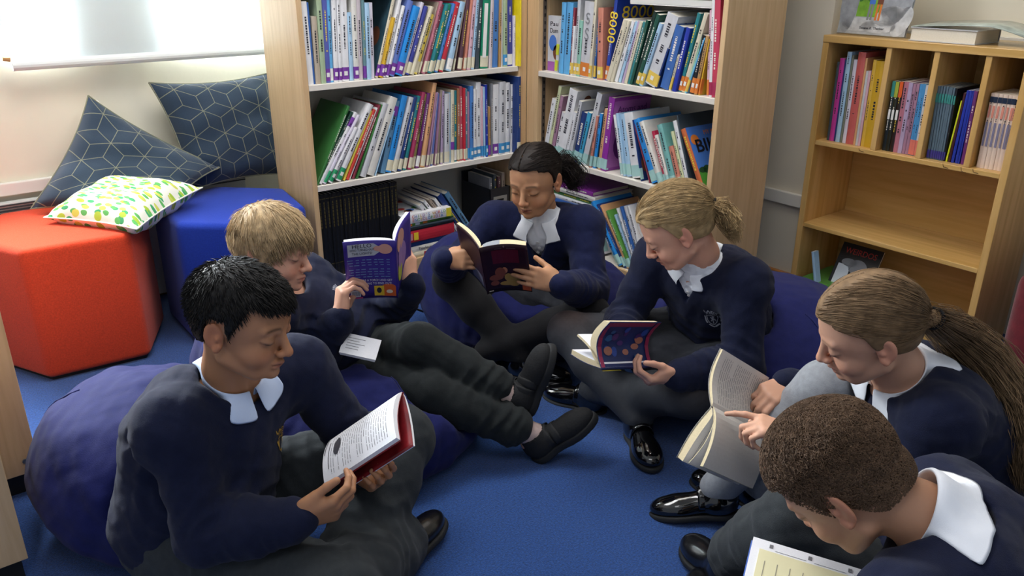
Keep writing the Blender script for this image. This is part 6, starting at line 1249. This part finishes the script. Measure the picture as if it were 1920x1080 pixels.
bags[3] = beanbag('navy beanbag under the girl reading in the corner', (1.68, 2.02, 0.120), (0.35, 0.35, 0.145), 'g3', 3, [((1.52, 2.13, 0.20), (0.18, 0.18, 0.14))])
bags[4] = beanbag('navy beanbag under the fair-haired girl near the oak bookcase', (1.90, 1.29, 0.140), (0.33, 0.33, 0.17), 'g4', 4, [((2.00, 1.25, 0.20), (0.18, 0.22, 0.12))])
m = MB(); bc = np.array((1.68, 2.01, 0)); m.tube([np.array(q) - bc for q in ((1.395, 2.27, 0.13), (1.375, 2.285, 0.12), (1.365, 2.285, 0.085), (1.375, 2.275, 0.05), (1.395, 2.26, 0.04))], 0.004, 8); m.build('loop_handle', black_t, bags[3], smooth=True)
# ------------------------------------------------------------------ the books the children hold
cream_pg = mat('paperback_pages', 'D9C9A4', 0.85, noise=0.08, scale=500, stretch=(1, 1, 1)); white_pg = mat('bright_white_pages', 'F0F0F4', 0.8, noise=0.03, scale=500); grey_pg = mat('printed_pages', 'DCD8D2', 0.8, noise=0.03, scale=300)
print_m = mat('print_ink', '77767A', 0.8)
class OpenBook:
    def __init__(s, label, O, S, WL, WR, H_, W_, t, cover, page, edge, bulge=(0.008, 0.008), WR0=None, sheaves=(), flare=0.0, inside=None, group=None, lines=(True, True), inside_l=None):
        s.O = np.array(O, float); s.S = nrm(S); o = lambda w: nrm(np.array(w, float) - s.S * (np.array(w, float) @ s.S)); s.WL, s.WR = o(WL), o(WR); s.WR0 = s.WR if WR0 is None else o(WR0); s.H, s.W, s.t, s.bulge = H_, W_, t, bulge
        s.I = nrm(s.WL + s.WR) if inside is None else o(inside); s.IL = s.I if inside_l is None else o(inside_l); s.base = s.O; T = s.T = thing('open_book', label, 'book', tuple(s.O), group=group)
        n = 14; ss = np.linspace(0, W_, n); zs = np.linspace(0, H_, 9)
        # cover: both boards and the spine in one bent sheet
        G = []
        for z in np.linspace(-0.0015, H_ + 0.0015, 9):
            row = [s.cov('L', a, z, 0) for a in np.linspace(W_ + 0.001, 0.002, n)] + [s.O + s.S * z - s.I * 0.0035] + [s.cov('R', a, z, 0) for a in np.linspace(0.002, W_ + 0.001, n)]; G.append(row)
        m = MB(); m.grid(np.array(G) - s.O); c = s.cover = m.build('cover', cover, T, smooth=True); sd = c.modifiers.new('s', 'SOLIDIFY'); sd.thickness = 0.0014; sd.offset = 0
        for sd_, th, ln in (('L', t[0], lines[0]), ('R', t[1], lines[1])):
            s.block(sd_, lambda a, z, k=sd_: s.cov(k, a, z, 0.0006), lambda a, z, k=sd_: s.page(k, a, z), page, edge, 'page_block')
            if ln: s.print_lines(sd_)
        for (w, lo, hi, bl) in sheaves:   # a part-turned sheaf of leaves between the halves
            w = o(w); N = nrm(s.I - w * (s.I @ w)); f = lambda a, z, q: s.O + s.S * z + s.I * 0.004 + w * a + N * (bl * math.sin(math.pi * min(a / W_, 1)) + q * (1 - math.exp(-a / 0.01)))
            s.block('X', lambda a, z: f(a, z, lo), lambda a, z: f(a, z, hi), page, edge, 'turned_leaves')
    def wdir(s, sd, z): return s.WL if sd == 'L' else nrm(s.WR0 + (s.WR - s.WR0) * min(max(z / s.H, 0), 1))
    def nor(s, sd, z): w = s.wdir(sd, z); I = s.IL if sd == 'L' else s.I; return nrm(I - w * (I @ w))
    def cov(s, sd, a, z, eps):
        w, N = s.wdir(sd, z), s.nor(sd, z); b = s.bulge[0 if sd == 'L' else 1]; return s.O + s.S * z + w * a + N * (b * math.sin(math.pi * min(max(a / s.W, 0), 1)) + eps)
    def page(s, sd, a, z, eps=0.0):
        th = s.t[0 if sd == 'L' else 1]; return s.cov(sd, a, z, 0) + s.nor(sd, z) * (0.0008 + th * (1 - math.exp(-a / 0.007)) * (1 + 0.15 * math.sin(math.pi * a / s.W)) + eps)
    def block(s, sd, f0, f1, page, edge, name):
        n, k = 14, 9; ss = np.linspace(0.001, s.W - 0.0015, n); zs = np.linspace(0.0, s.H, k); A = np.array([[f0(a, z) for z in zs] for a in ss]) - s.O; B = np.array([[f1(a, z) for z in zs] for a in ss]) - s.O
        m = MB(); m.grid(B, 0); m.grid(A[::-1], 0); m.grid(np.stack([A[:, 0], B[:, 0]], 1), 1); m.grid(np.stack([B[:, -1], A[:, -1]], 1), 1); m.grid(np.stack([A[-1], B[-1]], 0), 1); return m.build(name, [page, edge], s.T)
    def print_lines(s, sd, name='printed_text'):
        m = MB(); rnd = random.Random(4); z = s.H * 0.90
        while z > s.H * 0.09:
            a = 0.014; end = s.W - 0.012 - (rnd.random() < 0.2) * 0.03
            while a < end:
                b = min(a + rnd.uniform(0.006, 0.022), end); q = [[s.page(sd, x, z - 0.0006, 0.0004) - s.O, s.page(sd, x, z + 0.0006, 0.0004) - s.O] for x in np.linspace(a, b, 3)]; m.grid(np.array(q)); a = b + 0.0022
            z -= 0.0066
        m.build(name, print_m, s.T)
    def art(s, name, sd, mb, mats, eps=0.0012):
        """wrap flat art drawn in (distance from spine, height) onto the outside of a board"""
        V_ = np.concatenate(mb.v); P = [s.cov(sd, x, z, -eps - 0.0004 - q) - s.O for x, z, q in V_]; m = MB(); m.add(np.array(P), mb.f); m.mi = mb.mi; return m.build(name, mats, s.T)
    def page_art(s, name, sd, mb, mats, eps=0.0008):
        V_ = np.concatenate(mb.v); P = [s.page(sd, x, z, eps + q) - s.O for x, z, q in V_]; m = MB(); m.add(np.array(P), mb.f); m.mi = mb.mi; return m.build(name, mats, s.T)
    def words(s, name, sd, body, size, cx, cz, mt, fit=None, flip=False, rot=0.0, bold=0.0):
        cu = bpy.data.curves.new('t', 'FONT'); cu.body = body; cu.size = size; cu.align_x = 'CENTER'; cu.align_y = 'CENTER'; cu.resolution_u = 2; cu.offset = bold; o = bpy.data.objects.new('t', cu); C.objects.link(o)
        me = bpy.data.meshes.new_from_object(o.evaluated_get(bpy.context.evaluated_depsgraph_get())); bpy.data.objects.remove(o); v = np.array([q.co[:] for q in me.vertices])
        if fit: v[:, 0] *= fit / max(np.ptp(v[:, 0]), 1e-6)
        x, y = v[:, 0] * math.cos(rot) - v[:, 1] * math.sin(rot), v[:, 0] * math.sin(rot) + v[:, 1] * math.cos(rot)
        m = MB(); m.add(np.stack([cx + (-x if flip else x), cz + y, np.full(len(x), 0.0009)], 1), [tuple(p.vertices) for p in me.polygons]); return s.art(name, sd, m, mt)
def patch(mb, x0, z0, x1, z1, mi=0, q=0.0, n=6):
    G = np.array([[(x, z, q) for z in (z0, z1)] for x in np.linspace(x0, x1, n)]); mb.grid(G, mi)
def disc(mb, x, z, rx, rz, mi=0, q=0.0, n=16): mb.add([(x, z, q)] + [(x + rx * math.cos(t_), z + rz * math.sin(t_), q) for t_ in [2 * math.pi * k / n for k in range(n)]], [(0, 1 + k, 1 + (k + 1) % n) for k in range(n)], mi)
A_ = lambda n, h, **k: mat('art_' + n, h, 0.4, **k)

# black-haired boy: white pages, red cover
b1 = OpenBook('white-paged paperback with red cover held by the black-haired boy', (0.5830, 1.3050, 0.316), (0.4797, -0.5979, 0.6422), (-0.42, -0.70, -0.62), (-0.5249, -0.782, -0.3361), 0.195, 0.115, (0.006, 0.009), mat('red_paperback_cover', '7A1A20', 0.35, noise=0.45, scale=26, coat=0.3), white_pg, white_pg, bulge=(0.004, 0.010), inside=(-0.4, 0.0, 1.0), inside_l=(0.4, 0.0, -1.0), lines=(False, True))
m = MB(); patch(m, 0.012, 0.004, 0.055, 0.006, 0); patch(m, 0.03, 0.016, 0.09, 0.018, 0); disc(m, 0.05, 0.04, 0.02, 0.010, 0); b1.page_art('line_drawing', 'R', m, [A_('ink', '4A4A50')])
m = MB(); patch(m, 0.03, 0.02, 0.07, 0.05, 0); b1.art('barcode_panel', 'L', m, [A_('pale', 'C8C8D0')])
# blond boy: purple back cover towards the room
b2 = OpenBook('purple paperback with a torch-story back cover held by the blond boy', (0.9378, 1.647, 0.4181), (-0.16, -0.2953, 0.9419), (-0.8673, 0.4977, 0.0087), (0.7301, 0.6068, 0.3142), 0.178, 0.120, (0.010, 0.008), A_('violet', '3E2E8E', noise=0.06, scale=20), white_pg, white_pg, bulge=(0.004, 0.006), lines=(False, False))
w, h = b2.W, b2.H
m = MB(); m.grid(np.array([[(x, h * (.745 + .02 * (1 - x / w) + max(0, .42 - x / w) * .55), 0), (x, h * (.965 - .02 * (x / w - .4) - max(0, .42 - x / w) * .55), 0)] for x in np.linspace(w * .27, w * .93, 14)])); b2.art('title_tag', 'L', m, [A_('tag', 'B9BCC4')])
m = MB(); disc(m, w * .20, h * .87, .017, .015); disc(m, w * .34, h * .875, .011, .008); b2.art('pointing_hand', 'L', m, [A_('peach', 'D8A090')], 0.0016)
for tx, sz, zz, ft in (('HELLO', .016, .925, .045), ('WHO TURNED OUT', .010, .86, .058), ('THE LIGHTS?', .010, .80, .048)): b2.words('cover_title', 'L', tx, sz, w * .65, h * zz, A_('ink2', '2A2A3A'), ft, flip=True, rot=0.03)
rnd = random.Random(8)
for k in range(7): m = MB(); zz = h * (0.68 - 0.045 * k - (0.03 if k > 2 else 0)); [patch(m, a, zz, a + rnd.uniform(.006, .013), zz + .0024, 0, 0, 2) for a in np.arange(w * .12, w * .85, .0145)]; b2.art('blurb_line', 'L', m, [A_('blurb', '6C8CB8')])
b2.words('blurb_title', 'L', 'GRAB A TORCH AND GET', .010, w * .42, h * .325, A_('white', 'E4E4EE'), .080, flip=True); b2.words('blurb_title', 'L', 'READING TO FIND OUT!', .010, w * .42, h * .265, A_('white', 'E4E4EE'), .076, flip=True)
m = MB(); patch(m, w * .02, h * .03, w * .30, h * .20); disc(m, w * .16, h * .20, w * .14, .010); b2.art('orange_panel', 'L', m, [A_('flame', 'D0602E')]); m = MB(); patch(m, w * .26, h * .04, w * .46, h * .22); b2.art('yellow_panel', 'L', m, [A_('yellow', 'E2BE3A')], 0.0018); m = MB(); disc(m, w * .36, h * .14, .006, .009); disc(m, w * .15, h * .12, .008, .006, 1); b2.art('small_picture', 'L', m, [A_('ink2', '2A2A3A'), A_('cream', 'E8D8C0')], 0.0024)
m = MB(); patch(m, w * .74, h * .03, w * .94, h * .15); b2.art('barcode_panel', 'L', m, [A_('white', 'E4E4EE')]); m = MB(); [patch(m, w * (.76 + .016 * k), h * .05, w * (.766 + .016 * k), h * .13, 0, 0, 2) for k in range(10)]; b2.art('barcode', 'L', m, [A_('ink2', '2A2A3A')], 0.0018); m = MB(); patch(m, w * .70, h * .0, w * .95, h * .025); b2.art('pink_strip', 'L', m, [A_('pink', 'D05088')], 0.0018)
m = MB(); disc(m, .05, h * .80, .03, .03, 0); disc(m, .06, h * .5, .03, .04, 1); disc(m, .04, h * .3, .02, .03, 2); b2.art('front_picture', 'R', m, [A_('peach', 'D8A090'), A_('lilac', '9A7AB8'), A_('lime', 'A8B83A')])
# girl in the corner: dark red paperback
g3 = OpenBook('dark red paperback with a painted cover held by the dark-haired girl', (1.2774, 1.7251, 0.317), (-0.3474, -0.2722, 0.8973), (0.0508, 0.9501, 0.3079), (0.734, -0.6745, 0.0796), 0.182, 0.126, (0.010, 0.016), A_('wine', '2A0E16', noise=0.2, scale=30), cream_pg, cream_pg, bulge=(0.006, 0.010), lines=(False, False))
w, h = g3.W, g3.H
m = MB(); patch(m, w * .22, h * .62, w * .80, h * .90); g3.art('title_panel', 'R', m, [A_('maroon', '551020')]); m = MB(); disc(m, w * .50, h * .965, .002, .004); patch(m, w * .3, h * .925, w * .45, h * .932, 0, 0, 2); patch(m, w * .55, h * .925, w * .75, h * .932, 0, 0, 2); g3.art('author_line', 'R', m, [A_('dim', '7A6468')])
m = MB(); disc(m, w * .35, h * .42, .015, .020, 0); disc(m, w * .25, h * .32, .020, .012, 0); disc(m, w * .52, h * .30, .012, .016, 1); disc(m, w * .62, h * .22, .020, .022, 1); disc(m, w * .48, h * .17, .022, .009, 1); disc(m, w * .45, h * .46, .008, .012, 2); disc(m, w * .20, h * .20, .012, .010, 0); g3.art('painted_figures', 'R', m, [A_('rust', '7E4434'), A_('ochre', 'A08040'), A_('flesh', 'B87858')])
m = MB(); patch(m, w * .80, h * .02, w * .995, h * .22, 0); g3.art('orange_corner', 'R', m, [A_('flame', 'D0602E')]); m = MB(); patch(m, w * .04, h * .03, w * .14, h * .05); g3.art('spine_mark', 'R', m, [A_('cream', 'E8D8C0')]); m = MB(); patch(m, w * .15, h * .05, w * .65, h * .30); g3.art('label_panel', 'L', m, [A_('slate', '6A6672')])
m = MB(); m.grid(np.array([[g3.cov('R', a, h + 0.0006, 0.0012 + 0.0005) - g3.O, g3.page('R', a, h + 0.0006, -0.0004) - g3.O] for a in np.linspace(w * .06, w * .42, 6)])); m.build('stamped_edge', A_('greyblue', '8A9098'), g3.T)
# fair-haired girl: thick paperback lying open in her lap
g4 = OpenBook('thick paperback with a blue and pink cover open in the fair-haired girl\'s lap', (1.2142, 1.1963, 0.3146), (0.9655, -0.0566, -0.2542), (0.0386, 0.9964, -0.0752), (0.32, 0.06, 0.95), 0.172, 0.112, (0.012, 0.020), A_('navy', '1E2C5E', noise=0.2, scale=30), white_pg, cream_pg, bulge=(-0.004, 0.030), sheaves=[((-0.02, 0.90, 0.36), 0.0, 0.006, 0.006)], inside=(-0.3, 0.45, 0.6), lines=(False, False))
w, h = g4.W, g4.H
m = MB(); patch(m, w * .02, h * .0, w * .98, h * .07); patch(m, w * .88, h * .07, w * .99, h * .9); patch(m, w * .02, h * .93, w * .99, h * 1.0); g4.art('pink_border', 'R', m, [A_('rose', '8E2A50')])
m = MB(); rnd = random.Random(3); [disc(m, w * rnd.uniform(.12, .82), h * rnd.uniform(.14, .86), rnd.uniform(.004, .011), rnd.uniform(.005, .014), k % 4, 0.0001 * k) for k in range(18)]; g4.art('cover_pictures', 'R', m, [A_('peach_dim', 'A86E5C'), A_('teal_dim', '2A5A8A'), A_('blue_dim', '2C4A9A'), A_('violet_dim', '4A2E6A')])
m = MB(); m.grid(np.array([[g4.O + g4.S * z - g4.I * 0.0052 + g4.WL * a - g4.O for z in (0.0, 0.06)] for a in (-0.004, 0.004)])); m.build('spine_band', A_('mustard', '9A8A22'), g4.T)
# girl at the right: book being read with a pointing finger
g5 = OpenBook('cream-edged paperback held wide open by the girl with the long ponytail', (1.2189, 0.883, 0.3543), (0.8084, -0.1231, -0.5756), (-0.5568, 0.1571, -0.8157), (0.5764, 0.3639, 0.7317), 0.185, 0.126, (0.016, 0.006), A_('grey_cover', '9A968E'), grey_pg, cream_pg, bulge=(-0.006, -0.016), sheaves=[((-0.35, -0.25, -0.72), 0.002, 0.009, 0.010), ((-0.50, 0.02, -0.80), 0.012, 0.0135, 0.012)], inside=(0.55, -0.55, 0.45))
# white exercise book with a yellow sheet on the curly-haired boy's knees
t = thing('exercise_book', 'white open book with a pale yellow sheet in the lower right corner', 'book', M=frame_M(nrm((0.082, -0.1525, -0.010)), np.cross(nrm(np.cross((0.082, -0.1525, -0.010), (0.133, 0.058, 0.05))), nrm((0.082, -0.1525, -0.010))), nrm(np.cross((0.082, -0.1525, -0.010), (0.133, 0.058, 0.05))), (0.9007, 0.5523, 0.3983)))
m = MB(); m.box((0, -0.21, -0.012), (0.30, 0, 0)); m.build('page_block', white_pg, t); m = MB(); m.box((-0.002, -0.212, -0.0135), (0.302, 0.001, -0.012)); m.build('cover', A_('blue_cover', '3A5AA0'), t)
m = MB(); m.box((0.012, -0.20, 0.0002), (0.150, -0.017, 0.0009)); m.build('yellow_sheet', A_('paper_yellow', 'E9E2B8'), t)
m = MB(); rnd = random.Random(6)
for k in range(7): m.box((0.022 + 0.018 * k, -0.075 - rnd.uniform(0, .05), 0.0010), (0.0232 + 0.018 * k, -0.035, 0.0012))
m.build('handwriting', A_('pencil', '9A9684'), t); m = MB()
for k in range(5): m.box((0.025 + 0.055 * k, -0.011, 0.0002), (0.030 + 0.055 * k, -0.005, 0.0006)); m.box((0.034 + 0.055 * k, -0.014, 0.0002), (0.078 + 0.055 * k, -0.0135, 0.0004))
m.build('printed_text', print_m, t)
# card on the blond boy's lap
t = thing('bookmark_card', 'white printed leaflet card resting on the blond boy\'s lap', 'card', M=frame_M(nrm((0.70, -0.66, -0.18)), np.cross(nrm((-0.30, -0.55, 0.78)), nrm((0.70, -0.66, -0.18))), nrm((-0.30, -0.55, 0.78)), (0, 0, 0)))
CARD = t
m = MB(); m.box((-0.045, -0.027, 0), (0.045, 0.027, 0.001)); m.build('paper', white_pg, t); m = MB(); m.add([(-0.045, -0.027, -0.0005), (0.045, -0.027, -0.0005), (0.043, -0.030, -0.006), (-0.042, -0.029, -0.007)], [(0, 1, 2, 3)]); m.build('folded_leaf', white_pg, t)
m = MB(); [m.box((-0.034, 0.016 - 0.007 * k, 0.001), (-0.034 + 0.045 * random.Random(k).uniform(.6, 1), 0.0172 - 0.007 * k, 0.0013)) for k in range(5)]; m.build('printed_text', print_m, t)
CARD.location = (0.808, 1.610, 0.335)
